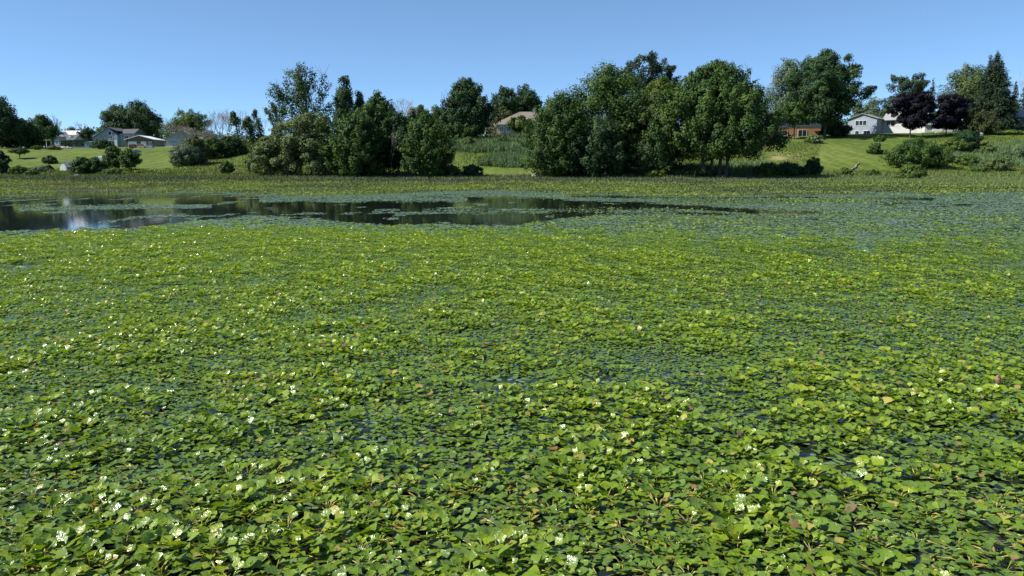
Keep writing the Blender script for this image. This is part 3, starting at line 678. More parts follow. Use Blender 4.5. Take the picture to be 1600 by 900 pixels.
bush('shrub', 'dark tuft of shrub left of the dome tent', 78, 258, 9, ybase=266, pal='purple', nl=300, leaf=.25)
bush('shrub', 'bright low shrub under the bushy young trees', 176, 262, 30, ybase=274, pal='ash', nl=800, leaf=.25)
bush('shrub', 'yellow green flower bush before the carport', 59, 227, 11, ybase=234, pal='yellow', nl=400, leaf=.28)
bush('shrub', 'brownish garden bush beside the rubble heap', 84, 227, 18, ybase=234, pal='rust', nl=500, leaf=.28)
bush('shrub', 'dark bush in front of the blue grey house', 163, 218, 26, ybase=233, pal='deep', nl=1200, leaf=.3)
# --- tangle around the pale house
tree('broadleaf_tree', 'yellow green tree behind the pale grey house', 298, 171, 56, 262, kind='dome', pal='ash', nl=3600, leaf=.5, crown_from=.2, gap=.25)
bare('dead_shrub', 'tall tangle of dead grey branches before the pale house', 286, 188, 58, 205, 6, cat='dead shrub', stems=6, r0=.11)
bare('dead_shrub', 'dead brownish branches right of the pale house', 318, 199, 46, 208, 6, cat='dead shrub', stems=5, r0=.10)
bush('bush', 'grey leaved bush at the foot of the dead tangle', 292, 226, 42, ybase=259, pal='grey', nl=2600, leaf=.3, gap=.1)
bush('bush', 'taller bush growing through the dead tangle', 306, 212, 34, ybase=257, pal='rust', nl=2400, leaf=.3, gap=.2)
bush('bush', 'green bush right of the dead tangle', 332, 215, 40, ybase=248, pal='maple', nl=2200, leaf=.32)
bush('bush', 'dark bush at the foot of the creeper clad stems', 356, 213, 30, ybase=244, pal='deep', nl=1800, leaf=.32)
GB = 'leafless grey trees on the skyline'
bare('bare_tree', 'tall leafless grey tree left of its twin on the skyline', 342, 169, 34, 250, 6, group=GB)
bare('bare_tree', 'leafless grey tree beside the first creeper clad stem', 358, 168, 34, 252, 6, group=GB)
bare('bare_tree', 'leafless grey tree behind the creeper clad stems', 377, 170, 30, 255, 6, group=GB)
bare('bare_tree', 'thin leafless tree between creeper clad snags', 412, 182, 22, 240, 5, group=GB)
bare('bare_tree', 'small leafless tree right of the twisted snags', 451, 187, 20, 260, 5, group=GB)
bare('bare_tree', 'short leafless grey tree at the left end of the skyline row', 331, 183, 26, 248, 6, group=GB, stems=2)
bare('bare_tree', 'broad leafless grey tree over the roof behind the green bushes', 352, 174, 40, 258, 6, group=GB, stems=2)
bare('bare_tree', 'leafless grey tree between the first two creeper clad stems', 386, 178, 30, 250, 6, group=GB, stems=2)
GI = 'dead stems wrapped in green creeper'
ivy_snag('creeper_clad_tree', 'thick upright stem wrapped in creeper, leftmost of four', 374, [(376, 243), (373, 215), (368, 192), (366, 178)], [24, 26, 22, 9], 172, 2600, GI)
ivy_snag('creeper_clad_tree', 'broad dome of creeper over a dead stem, second of four', 395, [(397, 241), (396, 218), (391, 200), (386, 186)], [32, 34, 26, 10], 174, 3000, GI)
ivy_snag('creeper_clad_tree', 'slim leaning stem with creeper, third of four', 405, [(408, 236), (408, 210), (402, 188), (398, 173)], [12, 14, 13, 8], 178, 1500, GI)
ivy_snag('creeper_clad_tree', 'crooked arm of creeper pointing up left, beside the tall poplar', 425, [(434, 222), (427, 195), (421, 178), (412, 169)], [10, 10, 10, 6], 182, 1000, GI)
ivy_snag('creeper_clad_tree', 'forked creeper clad snag next to the tall poplar', 434, [(434, 223), (433, 200), (431, 182), (426, 161)], [15, 17, 13, 6], 180, 1700, GI)
ivy_snag('creeper_clad_tree', 'right arm of creeper reaching toward the tall poplar', 440, [(436, 215), (438, 196), (442, 178), (444, 166)], [9, 10, 11, 9], 179, 900, GI)
bush('shrub', 'small dark shrub alone on the weedy slope', 356, 252, 18, ybase=273, pal='maple', nl=700, leaf=.26, gap=.1)
# --- poplar and willow
tree('poplar_tree', 'tall open poplar with bare twigs at the top', 480, 101, 90, 165, kind='egg', pal='deep', nl=2300, leaf=.45, crown_from=.18, gap=.38, clump=.085, elong=2.4, upw=1.0, whip=22, nb=150, shell=.1)
tree('willow_bush', 'big grey green willow, taller right half', 486, 178, 92, 126, kind='dome', pal='willow', nl=7500, leaf=.34, crown_from=.0, clump=.12, elong=1.1, upw=.5, cat='willow', depth=.8)
tree('willow_bush', 'lower grey green willow sloping to the shore on the left', 428, 212, 72, 126, kind='dome', pal='willow', nl=4500, leaf=.34, crown_from=.0, clump=.13, elong=1.1, upw=.5, cat='willow', depth=.8)
tree('poplar_tree', 'slim pointed poplar right of the tall open one', 541, 120, 28, 160, kind='column', pal='deep', nl=2600, leaf=.45, crown_from=.1, elong=1.9, upw=1.1, clump=.12)
tree('poplar_tree', 'shorter slim poplar behind the shore maples', 564, 144, 18, 162, kind='column', pal='deep', nl=1500, leaf=.45, crown_from=.1, elong=1.9, upw=1.1, clump=.12)
GM = 'bushy maples along the shore'
tree('maple_tree', 'broad low maple at the shore beside the willow', 556, 176, 78, 122, kind='dome', pal='maple', nl=7500, leaf=.36, crown_from=.03, nb=275, clump=0.084, elong=2.6, group=GM)
tree('maple_tree', 'taller pointed maple behind the broad shore maple', 594, 146, 72, 128, kind='egg', pal='maple', nl=7000, leaf=.38, crown_from=.03, nb=232, clump=0.084, elong=2.6, group=GM)
tree('maple_tree', 'dark maple between the pointed maple and the rounded one', 622, 176, 50, 126, kind='egg', pal='deep', nl=4000, leaf=.38, crown_from=.06, group=GM)
bare('dead_tree', 'pale dead branches against the dark maple', 612, 188, 30, 120, 6, cat='dead tree', r0=.04)
tree('maple_tree', 'rounded bushy maple standing right of the shore group', 668, 176, 68, 121, kind='egg', pal='maple', nl=7500, leaf=.34, crown_from=.02, nb=261, clump=0.084, elong=2.6, group=GM)
bare('bare_tree', 'grey leafless tree crown behind the shore maples', 634, 152, 40, 180, 6, group=GB)
tree('broadleaf_tree', 'grey green tree in the gap behind the shore maples', 655, 165, 44, 195, kind='dome', pal='grey', nl=2600, leaf=.5, crown_from=.05)
tree('broadleaf_tree', 'pale small tree left of the tall dark tree', 688, 166, 34, 198, kind='dome', pal='grey', nl=2000, leaf=.5, crown_from=.05)
# --- around the hip-roofed house
tree('broadleaf_tree', 'tall dark tree left of the hip roofed house', 731, 124, 72, 175, kind='egg', pal='deep', nl=7000, leaf=.46, crown_from=.05, clump=.10, elong=1.9, whip=6)
bush('bush', 'dark bushes under the tall tree beside the deck', 722, 186, 56, Y=172, pal='maple', nl=2400, leaf=.4)
tree('broadleaf_tree', 'dark tree behind the hip roof, left of two', 790, 136, 50, 225, kind='dome', pal='deep', nl=3600, leaf=.55, crown_from=.1, clump=.11, elong=2.0, group='trees behind the hip roof')
tree('broadleaf_tree', 'dark tree behind the hip roof, right of two', 824, 134, 54, 226, kind='dome', pal='deep', nl=3800, leaf=.55, crown_from=.1, clump=.11, elong=2.0, group='trees behind the hip roof')
bush('bush', 'yellow green bush between the tall dark tree and the roof', 789, 168, 34, Y=205, pal='rust', nl=1400, leaf=.45, cat='tree')
tree('small_tree', 'small tree standing in front of the hip roofed house', 815, 181, 34, 184, kind='dome', pal='ash', nl=1700, leaf=.4, crown_from=.25)
bush('shrub', 'dark shrub on the mown strip below the reeds', 740, 257, 26, ybase=276, pal='deep', nl=900, leaf=.28)
bush('shrub', 'low weedy shrub right of the rounded maple', 708, 258, 20, ybase=276, pal='ash', nl=700, leaf=.28)
bush('shrub', 'bush half way up the reed bank', 734, 214, 18, ybase=232, pal='ash', nl=700, leaf=.32)
bush('shrub', 'pale bush on the bank right of the deck', 788, 214, 18, ybase=228, pal='maple', nl=700, leaf=.32)
# --- big group in the centre right
GC = 'great shore maples right of centre'
tree('maple_tree', 'broad left maple of the great shore group', 878, 146, 92, 123, kind='dome', pal='maple', nl=9000, leaf=.36, crown_from=.0, nb=319, clump=0.080, elong=2.6, group=GC)
tree('maple_tree', 'tall maple in the middle of the great shore group', 952, 103, 118, 130, kind='egg', pal='maple', nl=11000, leaf=.38, crown_from=.02, nb=348, clump=0.076, elong=2.6, group=GC, tmean=.58)
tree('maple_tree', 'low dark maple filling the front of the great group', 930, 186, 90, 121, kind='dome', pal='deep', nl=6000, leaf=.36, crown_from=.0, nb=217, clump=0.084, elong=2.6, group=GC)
tree('willow_tree', 'grey green rounded tree between the great maples', 1022, 148, 82, 127, kind='egg', pal='willow', nl=7000, leaf=.34, crown_from=.06, clump=.10, elong=1.2, tmean=.3)
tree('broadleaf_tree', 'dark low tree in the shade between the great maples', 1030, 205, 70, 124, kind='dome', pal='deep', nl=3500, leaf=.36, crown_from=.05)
tree('pine_tree', 'big dark pine top behind the great maples', 1014, 84, 84, 172, kind='dome', pal='spruce', nl=4500, leaf=.42, crown_from=.35, nb=130, clump=.085, elong=1.5, upw=.9, gap=.1, shell=.2)
tree('pine_tree', 'slim pine right of the big pine top', 1050, 103, 24, 174, kind='column', pal='spruce', nl=1500, leaf=.42, crown_from=.3, nb=60, clump=.1, elong=1.4, upw=.8)
tree('broadleaf_tree', 'yellow green tree below the pine tops', 1034, 122, 52, 160, kind='dome', pal='yellow', nl=2600, leaf=.45, crown_from=.3, tmean=.35)
tree('maple_tree', 'largest rounded maple with several trunks at the shore', 1122, 99, 160, 121, kind='dome', pal='maple', nl=22000, leaf=.38, crown_from=.18, nb=460, clump=.070, elong=2.0, stems=4, spread=1.0, trunk_r=.42, group=GC, tmean=.58, whip=4)
bush('shrub', 'yellow green brush at the foot of the great maples', 1022, 264, 34, ybase=278, pal='yellow', nl=900, leaf=.26, tmean=.3)
bush('shrub', 'low dark brush under the multi trunked maple', 1104, 262, 22, ybase=278, pal='deep', nl=700, leaf=.26)
# --- brick house trees
tree('broadleaf_tree', 'pale grey green tree behind the brick house', 1234, 93, 62, 222, kind='egg', pal='grey', nl=4800, leaf=.5, crown_from=.15, gap=.1)
tree('broadleaf_tree', 'tall full dark tree between brick and white houses', 1294, 80, 92, 186, kind='oval', pal='deep', nl=12000, leaf=.48, crown_from=.13, nb=210, clump=.095, elong=1.3, upw=.4)
tree('broadleaf_tree', 'lower leafy bough mass in front of the brick house', 1244, 158, 64, 188, kind='dome', pal='maple', nl=3200, leaf=.45, crown_from=.40)
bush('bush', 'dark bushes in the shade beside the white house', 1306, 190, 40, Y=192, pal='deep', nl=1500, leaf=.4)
bush('flowering_bush', 'white flowering bush on the edge of the terrace', 1275, 211, 24, ybase=224, pal='ash', nl=800, leaf=.26)
bush('shrub', 'dark brush thicket at the foot of the right lawn', 1232, 254, 48, ybase=277, pal='deep', nl=1500, leaf=.28)
bush('shrub', 'taller dark shrub at the end of the brush thicket', 1272, 246, 20, ybase=275, pal='deep', nl=1000, leaf=.28, kind='egg')
bush('shrub', 'pale green shrub between the maple and the thicket', 1206, 254, 40, ybase=277, pal='ash', nl=900, leaf=.28)
bush('shrub', 'small shrub at the low end of the pale log', 1320, 262, 22, ybase=274, pal='ash', nl=600, leaf=.24)
bush('shrub', 'tiny shrub at the bottom of the mown lawn', 1365, 265, 14, ybase=275, pal='maple', nl=400, leaf=.24)
tree('topiary_tree', 'small two tiered ornamental tree on the right lawn', 1375, 210, 15, ybase=240, kind='dome', pal='maple', nl=500, leaf=.24, crown_from=.62, trunk_r=.05)
bush('bush', 'round bush at the foot of the ornamental tree', 1370, 224, 18, ybase=241, pal='maple', nl=700, leaf=.24)
bush('bush', 'large rounded bush on the right lawn', 1433, 216, 74, ybase=262, pal='maple', nl=4200, leaf=.30)
bush('bush', 'bright rounded bush nearest the right shore', 1424, 255, 34, ybase=283, pal='ash', nl=1600, leaf=.25)
bush('bush', 'neat green bush before the dark mound', 1495, 215, 32, ybase=239, pal='ash', nl=1300, leaf=.28)
bush('bush', 'dark domed evergreen mound beside the bird box post', 1513, 203, 38, ybase=234, pal='deep', nl=2400, leaf=.28, tmean=.2)
# --- right skyline
GD = 'distant trees behind the white house'
bush('distant_tree', 'distant grey green tree over the gable of the white house', 1364, 153, 32, Y=285, pal='grey', nl=1100, leaf=.6, cat='tree', kind='egg', group=GD)
bush('distant_tree', 'distant dark tree left of the white pine', 1390, 158, 30, Y=280, pal='deep', nl=1000, leaf=.6, cat='tree', kind='egg', group=GD)
bush('distant_tree', 'distant tree at the shoulder of the tall full tree', 1342, 156, 20, Y=270, pal='grey', nl=800, leaf=.6, cat='tree', kind='egg', group=GD)
tree('pine_tree', 'spreading white pine behind the left purple tree', 1417, 116, 56, 222, kind='egg', pal='spruce', nl=3200, leaf=.45, crown_from=.3, nb=70, clump=.10, elong=1.6, upw=.25, gap=.2, shell=.1, tmean=.6)
conifer('spruce_tree', 'blue green spruce between pine and slim spruce', 1440, 121, 30, 230, 'spruce', 2200, .6)
conifer('spruce_tree', 'slim small spruce above the right purple tree', 1457, 123, 26, 235, 'spruce', 1500, .6, gap=.15)
bush('distant_tree', 'yellow green treetops under the white pine', 1393, 164, 26, Y=235, pal='yellow', nl=800, leaf=.5, cat='tree', tmean=.2)
tree('purple_maple_tree', 'dark purple round tree beside the white house, left of two', 1426, 145, 54, 178, kind='round', pal='purple', nl=5200, leaf=.42, crown_from=.17, clump=.10, elong=1.1, upw=.3, group='purple leaved trees', shell=.15)
tree('purple_maple_tree', 'dark purple tree before the white garage, right of two', 1482, 149, 57, 180, kind='round', pal='purple', nl=5200, leaf=.42, crown_from=.15, clump=.10, elong=1.1, upw=.3, group='purple leaved trees', shell=.15)
tree('broadleaf_tree', 'olive green tree between purple tree and tall spruce', 1514, 102, 66, 205, kind='dome', pal='willow', nl=5200, leaf=.46, crown_from=.1, tmean=.25)
conifer('spruce_tree', 'tallest dark spruce at the right', 1556, 80, 82, 188, 'spruce', 14000, .55, layers=34)
conifer('spruce_tree', 'dark spruce behind the tallest one, near its left side', 1545, 84, 46, 192, 'spruce', 3500, .55)
conifer('spruce_tree', 'distant spruce right of the tallest spruce', 1586, 126, 30, 235, 'spruce', 1800, .6, group='spruces at the right edge')
conifer('spruce_tree', 'spruce cut by the right edge of the photo', 1604, 114, 36, 232, 'spruce', 2200, .6, group='spruces at the right edge')
bare('bare_tree', 'thin leafless treetop at the right edge', 1592, 106, 20, 250, 5)
bush('bush', 'rust tinged bush in front of the tallest spruce', 1532, 172, 50, Y=178, pal='rust', nl=2000, leaf=.36, tmean=.35)
bush('bush', 'low hedge bushes below the house at the right edge', 1578, 203, 50, Y=176, pal='ash', nl=1500, leaf=.34)

GW = 'weedy shrubs on the slope at the right edge'
for px, yt, wd, yb, pal, lab in ((1487, 238, 30, 254, 'ash', 'pale weedy shrub under the neat green bush'), (1512, 236, 34, 258, 'ash', 'ragged weedy shrub below the dark mound'),
        (1545, 222, 30, 240, 'ash', 'bright shrub right of the bird box post'), (1560, 240, 44, 266, 'willow', 'broad grey green shrub low on the slope near the right edge'),
        (1590, 226, 40, 248, 'reed', 'pale feathery shrub cut by the right edge of the slope'), (1530, 254, 26, 268, 'ash', 'small rounded shrub lowest on the right slope')):
    bush('shrub', lab, px, yt+5, wd*.8, ybase=yb, pal=pal, nl=1100, leaf=.26, group=GW, gap=.15)

# ------------------------------------------------------------------ buildings
class MB:
    def __init__(s): s.V, s.F = [], []
    def poly(s, pts): b = len(s.V); s.V += [tuple(p) for p in pts]; s.F.append(list(range(b, b+len(pts))))
    def box(s, x0, x1, y0, y1, z0, z1):
        b = len(s.V); s.V += [(x, y, z) for z in (z0, z1) for y in (y0, y1) for x in (x0, x1)]
        s.F += [[b+i for i in f] for f in ((0, 2, 3, 1), (4, 5, 7, 6), (0, 1, 5, 4), (1, 3, 7, 5), (3, 2, 6, 7), (2, 0, 4, 6))]; return s
    def prism(s, prof_, a0, a1, axis='y'):
        """closed outline (u, z) run along an axis"""
        n = len(prof_); b = len(s.V)
        for a in (a0, a1):
            for u, z in prof_: s.V.append((u, a, z) if axis == 'y' else (a, u, z))
        s.F += [[b+i for i in range(n)], [b+n+i for i in reversed(range(n))]]
        s.F += [[b+i, b+n+i, b+n+(i+1) % n, b+(i+1) % n] for i in range(n)]; return s
    def build(s, name, mat, parent=None):
        me = bpy.data.meshes.new(name); me.from_pydata(s.V, [], s.F); me.materials.append(mat); me.validate(); me.update()
        import bmesh; bm = bmesh.new(); bm.from_mesh(me); bmesh.ops.recalc_face_normals(bm, faces=bm.faces); bm.to_mesh(me); bm.free()
        o = bpy.data.objects.new(name, me); S.collection.objects.link(o)
        if parent: o.parent = parent
        return o
M = {
 'white': plain('white_paint', (.78, .78, .76), .55, .05), 'trim': plain('trim_paint', (.72, .72, .70), .5, .05),
 'glass': plain('window_glass', (.03, .045, .06), .06, .3, .5, spec=.9), 'blueglass': plain('bright_glass', (.10, .16, .22), .05, .3, .5, spec=1.0),
 'dark': plain('dark_opening', (.03, .03, .032), .6, .3), 'shingle': striped('grey_shingle', (.30, .30, .30), (.22, .22, .22), .35, 1),
 'darkroof': striped('dark_shingle', (.075, .075, .08), (.05, .05, .055), .35, 1), 'brownroof': striped('brown_shingle', (.20, .165, .135), (.15, .12, .10), .4, 2),
 'metalroof': plain('white_metal_roof', (.85, .85, .84), .35, .04, spec=.6), 'bluesiding': striped('blue_grey_siding', (.29, .345, .41), (.22, .26, .31), .25),
 'paleblue': striped('pale_blue_siding', (.30, .355, .415), (.25, .30, .35), .25), 'whitesiding': striped('white_siding', (.58, .58, .57), (.48, .48, .48), .25),
 'brick': brick_mat('orange_brick', (.46, .215, .095), (.40, .18, .075), (.38, .28, .2), 3.0), 'stone': brick_mat('tan_stone', (.40, .33, .27), (.33, .27, .22), (.42, .38, .33), 2.2),
 'brown': striped('brown_boards', (.15, .10, .075), (.10, .065, .05), .3, 0), 'tan': striped('tan_block', (.30, .26, .22), (.23, .2, .17), .3),
 'grey': striped('grey_siding', (.40, .40, .41), (.31, .31, .32), .25), 'wood': plain('weathered_wood', (.26, .21, .16), .85, .25, 3),
 'concrete': plain('gravel_terrace', (.30, .27, .235), .95, .2, 3, .4), 'rock': plain('grey_rock', (.36, .34, .31), .9, .3, 2, .6),
 'tent': plain('tent_fabric', (.085, .11, .135), .55, .12), 'tentlight': plain('pale_tent_fabric', (.40, .45, .42), .6, .08), 'tarp': plain('white_tarp', (.80, .80, .80), .5, .05),
 'bluetarp': plain('blue_tarp', (.16, .24, .36), .5, .15), 'red': plain('faded_red', (.30, .10, .07), .6, .2), 'petal': plain('white_petals', (.75, .76, .70), .6, .1),
 'log': plain('pale_dead_log', (.22, .20, .17), .9, .25, 2, .5), 'deadbrown': plain('dried_brown', (.20, .13, .075), .85, .3, 30),
}
def window(root, x, z, w_, h_, face='front', off=0.0, glass='glass', mull=1):
    """frame ring standing 4 cm proud of the wall, pane inside; face front: wall at y=off, right: wall at x=off, left"""
    f, g = MB(), MB(); t = .09
    def bx(mb, a0, a1, z0, z1, d0, d1):
        if face == 'front': mb.box(a0, a1, -off-d1, -off-d0, z0, z1)
        elif face == 'right': mb.box(off+d0, off+d1, a0, a1, z0, z1)
        else: mb.box(off-d1, off-d0, a0, a1, z0, z1)
    x0, x1, z0, z1 = x-w_/2, x+w_/2, z-h_/2, z+h_/2
    bx(f, x0-t, x1+t, z1, z1+t, .003, .07); bx(f, x0-t, x1+t, z0-t, z0, .003, .09)
    bx(f, x0-t, x0, z0, z1, .003, .07); bx(f, x1, x1+t, z0, z1, .003, .07)
    for k in range(1, mull+1):
        c = x0 + w_*k/(mull+1); bx(f, c-.04, c+.04, z0, z1, .03, .065)
    bx(g, x0+.002, x1-.002, z0+.002, z1-.002, .003, .028)
    fo = f.build('window', M['trim'], root); g.build('pane', M[glass], fo); return fo
def door(root, x, w_, h_, mat, off=0.0, z0=0.0, face='front', name='door'):
    d = MB(); d.box(x-w_/2, x+w_/2, off-.06, off-.003, z0, z0+h_)
    for k in range(3): d.box(x-w_/2+.12, x+w_/2-.12, off-.085, off-.062, z0+.2+k*h_/3.2, z0+.2+k*h_/3.2+h_*.2)
    return d.build(name, M[mat], root)
def gable_roof(root, x0, x1, y0, y1, ze, zr, mat, axis='y', xr=None, over=.35, th=.16):
    """two slabs meeting at the ridge; axis y: ridge runs front to back at x=xr"""
    a0, a1 = (x0, x1) if axis == 'y' else (y0, y1); b0, b1 = (y0-over, y1+over) if axis == 'y' else (x0-over, x1+over)
    c = xr if xr is not None else (a0+a1)/2
    sl, sr = (zr-ze)/(c-a0), (zr-ze)/(a1-c)
    lo, ro = a0-over, a1+over; zl, zrr = ze-over*sl, ze-over*sr
    pr = [(lo, zl+.01), (c, zr+.01), (ro, zrr+.01), (ro, zrr+th), (c, zr+th+.01), (lo, zl+th)]
    mb = MB(); mb.prism(pr, b0, b1, axis); return mb.build('roof', M[mat], root)
def gable_wall(root, x0, x1, y0, y1, ze, zr, mat, axis='y', xr=None, down=1.5):
    a0, a1 = (x0, x1) if axis == 'y' else (y0, y1); c = xr if xr is not None else (a0+a1)/2
    mb = MB(); mb.prism([(a0, -down), (a1, -down), (a1, ze), (c, zr), (a0, ze)], *((y0, y1) if axis == 'y' else (x0, x1)), axis); return mb.build('wall', M[mat], root)
def hroot(name, label, px, py, Y, rz=0.0, cat='house', group=None):
    p = P(px, py, Y); o = empty(name, p, rz); return tag(o, label, cat, group)
# white barn
r = hroot('barn', 'barn with a bright white metal roof and dark gable end', 106, 226, 300, 0, 'barn')
gable_wall(r, -4.2, 4.2, 0, 9, 2.3, 5.3, 'brown', 'x'); ro = gable_roof(r, -4.2, 4.2, 0, 9, 2.3, 5.3, 'metalroof', 'x', over=.3)
door(r, 0, 2.4, 2.2, 'trim')
# cottage before the barn
r = hroot('cottage', 'small dark roofed cottage with two white roof vents before the barn', 95, 228, 268, R(-4))
gable_wall(r, -3.0, 3.4, 2.4, 8, 2.2, 3.9, 'grey', 'x'); ro = gable_roof(r, -3.0, 3.4, 2.4, 8, 2.2, 3.9, 'darkroof', 'x')
gable_wall(r, -2.2, .9, 0, 4, 2.0, 3.1, 'grey'); gable_roof(r, -2.2, .9, 0, 4, 2.0, 3.1, 'darkroof')
for x in (-1.2, -.2): window(r, x, 1.15, .7, 1.3, glass='blueglass', mull=0)
for x in (-1.2, 1.4):
    c = MB(); c.box(x-.3, x+.3, 3.2, 3.8, 3.0, 3.75); c.box(x-.36, x+.36, 3.14, 3.86, 3.75, 3.85); c.build('roof_vent', M['white'], ro)
# carport
r = hroot('carport', 'small white roofed carport among the trees at left', 64, 229, 262, 0, 'carport')
mb = MB(); mb.prism([(-2.0, 1.95), (2.0, 2.15), (2.0, 2.3), (-2.0, 2.1)], 0, 3.0); mb.build('roof', M['white'], r)
for x, y in ((-1.8, .2), (1.8, .2), (-1.8, 2.8), (1.8, 2.8)): MB().box(x-.07, x+.07, y-.07, y+.07, -.8, 1.96).build('post', M['trim'], r)
# hedge
sc = Scatter(); hx = 120; p = P(118, 228, 262); n = 3200
u = rng.random((n, 3)); fce = rng.integers(0, 3, n)
L = 9.2; pos = np.stack([(u[:, 0]-.5)*L, (u[:, 1]-.5)*1.6, u[:, 2]*(1.6 + .5*u[:, 0])], -1)
pos[fce == 0, 1] = -.8; pos[fce == 1, 2] = (1.6 + .5*u[:, 0])[fce == 1]; pos += rng.normal(0, .07, (n, 3))
N = nrm(np.where((fce == 0)[:, None], [0, -1, .3], [0, -.2, 1]) + rng.normal(0, .5, (n, 3))); s = .3*rng.uniform(.6, 1.2, n)
sc.add(*LEAF2, frames(N, rng.normal(0, 1, (n, 3)), s, s, s), pos, np.clip(rng.normal(.3, .2, n), 0, 1))
h = sc.build('hedge', PAL['deep']); h.location = p; tag(h, 'long clipped dark hedge between the cottage and blue grey house', 'hedge')
# garden shed
r = hroot('garden_shed', 'little pale blue garden shed on the left lawn', 139.5, 233.5, 238, R(4), 'shed')
gable_wall(r, -1.25, 1.25, 0, 2.0, 2.0, 2.35, 'bluesiding'); gable_roof(r, -1.25, 1.25, 0, 2.0, 2.0, 2.35, 'shingle', over=.2, th=.1); door(r, -.2, .8, 1.7, 'paleblue')
# blue-grey house
r = hroot('blue_house', 'two storey blue grey house with a long sloping dark roof', 167, 229, 262)
gable_wall(r, -4.6, 3.8, 0, 8.5, 3.6, 6.2, 'bluesiding', xr=1.0); 
mb = MB(); mb.prism([(-5.1, 2.55), (1.0, 6.21), (4.3, 5.0), (4.3, 5.16), (1.0, 6.40), (-5.1, 2.72)], -.4, 8.9); mb.build('roof', M['darkroof'], r)
MB().box(3.8, 8.6, 1.5, 8.2, -1.5, 4.3).build('wall', M['bluesiding'], r)
mb = MB(); mb.prism([(1.2, 4.31), (8.5, 4.31), (4.85, 6.0)], 3.9, 9.0, 'x'); mb.build('roof', M['darkroof'], r)
window(r, 1.4, 4.4, .9, 1.0, mull=0); window(r, 1.6, 3.0, 1.0, .9); window(r, -2.8, 1.9, 1.5, 1.1, mull=2); window(r, -.6, 1.9, 1.0, 1.1); window(r, 2.2, 1.2, 2.2, 1.4, mull=2)
door(r, 3.2, .9, 2.0, 'trim'); window(r, 6.2, 3.0, 1.1, 1.1, off=-1.5)
# low garage
r = hroot('garage', 'low brown garage with white doors and a pale roof', 219, 231.5, 250, R(3), 'garage')
gable_wall(r, -4.4, 4.4, 0, 8.5, 2.7, 3.9, 'brown'); gable_roof(r, -4.4, 4.4, 0, 8.5, 2.7, 3.9, 'metalroof', over=.4)
MB().box(4.403, 4.43, .1, 8.4, -1.2, 2.6).build('side_cladding', M['tan'], r)
door(r, -2.3, 2.6, 2.1, 'white'); door(r, 1.2, 1.7, 2.1, 'trim'); window(r, 3.2, 1.5, 1.0, .9)
# items before the garage
def crate_pile(name, label, px, py, mat, w_, h_, cat):
    p = GP(px, py); r = empty(name, p, R(random.uniform(-15, 15))); tag(r, label, cat)
    mb = MB(); mb.box(-w_/2, w_/2, -.5, .5, 0.02, h_*.55); mb.box(-w_/2+.1, w_/2-.25, -.42, .42, h_*.552, h_); mb.build('stack', M[mat], r)
    cv = MB(); cv.prism([(-w_/2-.05, h_*.5), (-w_/2+.05, h_+.03), (w_/2-.2, h_+.05), (w_/2+.08, h_*.45), (w_/2-.15, h_+.09), (-w_/2+.02, h_+.07)], -.52, .46); cv.build('cover', M['wood' if mat != 'wood' else 'tarp'], r)
crate_pile('firewood_stack', 'covered reddish stack in front of the brown garage', 208, 231.5, 'red', 2.0, 1.0, 'stack')
crate_pile('pallet_stack', 'tan covered stack beside the garage door', 221, 231.5, 'wood', 2.2, 1.1, 'stack')
crate_pile('storage_box', 'pale boxes at the right front of the garage', 235, 231, 'paleblue', 1.6, 1.1, 'box')
p = GP(212, 238.5); r = empty('blue_tarp', p, .3); tag(r, 'crumpled blue tarp lying on the lawn below the garage', 'tarp')
mb = MB(); mb.prism([(-1.3, 0), (1.3, 0), (1.1, .5), (.3, .75), (-.4, .5), (-1.1, .35)], -.8, .8); mb.build('sheet', M['bluetarp'], r)
# pale house behind the tangle, and the one behind
r = hroot('grey_house', 'pale grey gabled house behind the dead tangle', 285, 233, 240, R(6))
gable_wall(r, -4.6, 4.6, 0, 8, 3.2, 5.6, 'grey'); gable_roof(r, -4.6, 4.6, 0, 8, 3.2, 5.6, 'shingle'); MB().box(-4.65, 4.65, -.05, -.004, -1.4, .9).build('plinth', M['white'], r)
for x in (-2.6, .2, 2.8): window(r, x, 2.3, 1.1, 1.1)
MB().box(1.2, 1.8, 3, 3.6, 4.6, 6.3).build('chimney', M['stone'], r)
r = hroot('grey_house', 'small grey roofed house behind the leafless trees', 342, 226, 262, R(-5))
gable_wall(r, -3.4, 3.4, 0, 6, 1.9, 3.3, 'grey', 'x'); gable_roof(r, -3.4, 3.4, 0, 6, 1.9, 3.3, 'shingle', 'x'); window(r, -1.4, 1.1, 1.1, .8); window(r, 1.4, 1.1, 1.1, .8)
# hip roofed house
r = hroot('hip_roofed_house', 'tan stone house with a brown hipped roof and deck', 815, 213, 192)
MB().box(-6.1, 8.5, 0, 9, -1.5, 3.05).build('wall', M['stone'], r)
mb = MB(); e = [(-6.8, -.7, 3.05), (9.2, -.7, 3.05), (9.2, 9.7, 3.05), (-6.8, 9.7, 3.05)]; rg = [(-.4, 4.5, 6.2), (3.6, 4.5, 6.2)]
mb.V = e + rg; mb.F = [[0, 1, 5, 4], [1, 2, 5], [2, 3, 4, 5], [3, 0, 4], [3, 2, 1, 0]]; rf = mb.build('roof', M['brownroof'], r)
MB().box(-6.9, 9.3, -.8, 9.8, 2.86, 3.04).build('fascia', M['trim'], r)
MB().box(2.9, 3.5, 4.1, 4.7, 5.4, 6.7).build('chimney', M['stone'], rf)
window(r, -4.9, 1.75, 1.0, 1.6, glass='blueglass'); window(r, -3.3, 1.75, 1.0, 1.6, glass='blueglass'); window(r, .9, 1.9, 1.4, 1.2, glass='blueglass'); window(r, 4.5, 1.8, 1.4, 1.4)
dk = MB(); dk.box(-8.6, -6.2, -.3, 4, .2, .36)
for x in np.arange(-8.5, -6.2, .28): dk.box(x, x+.06, -.29, -.23, .36, 1.2)
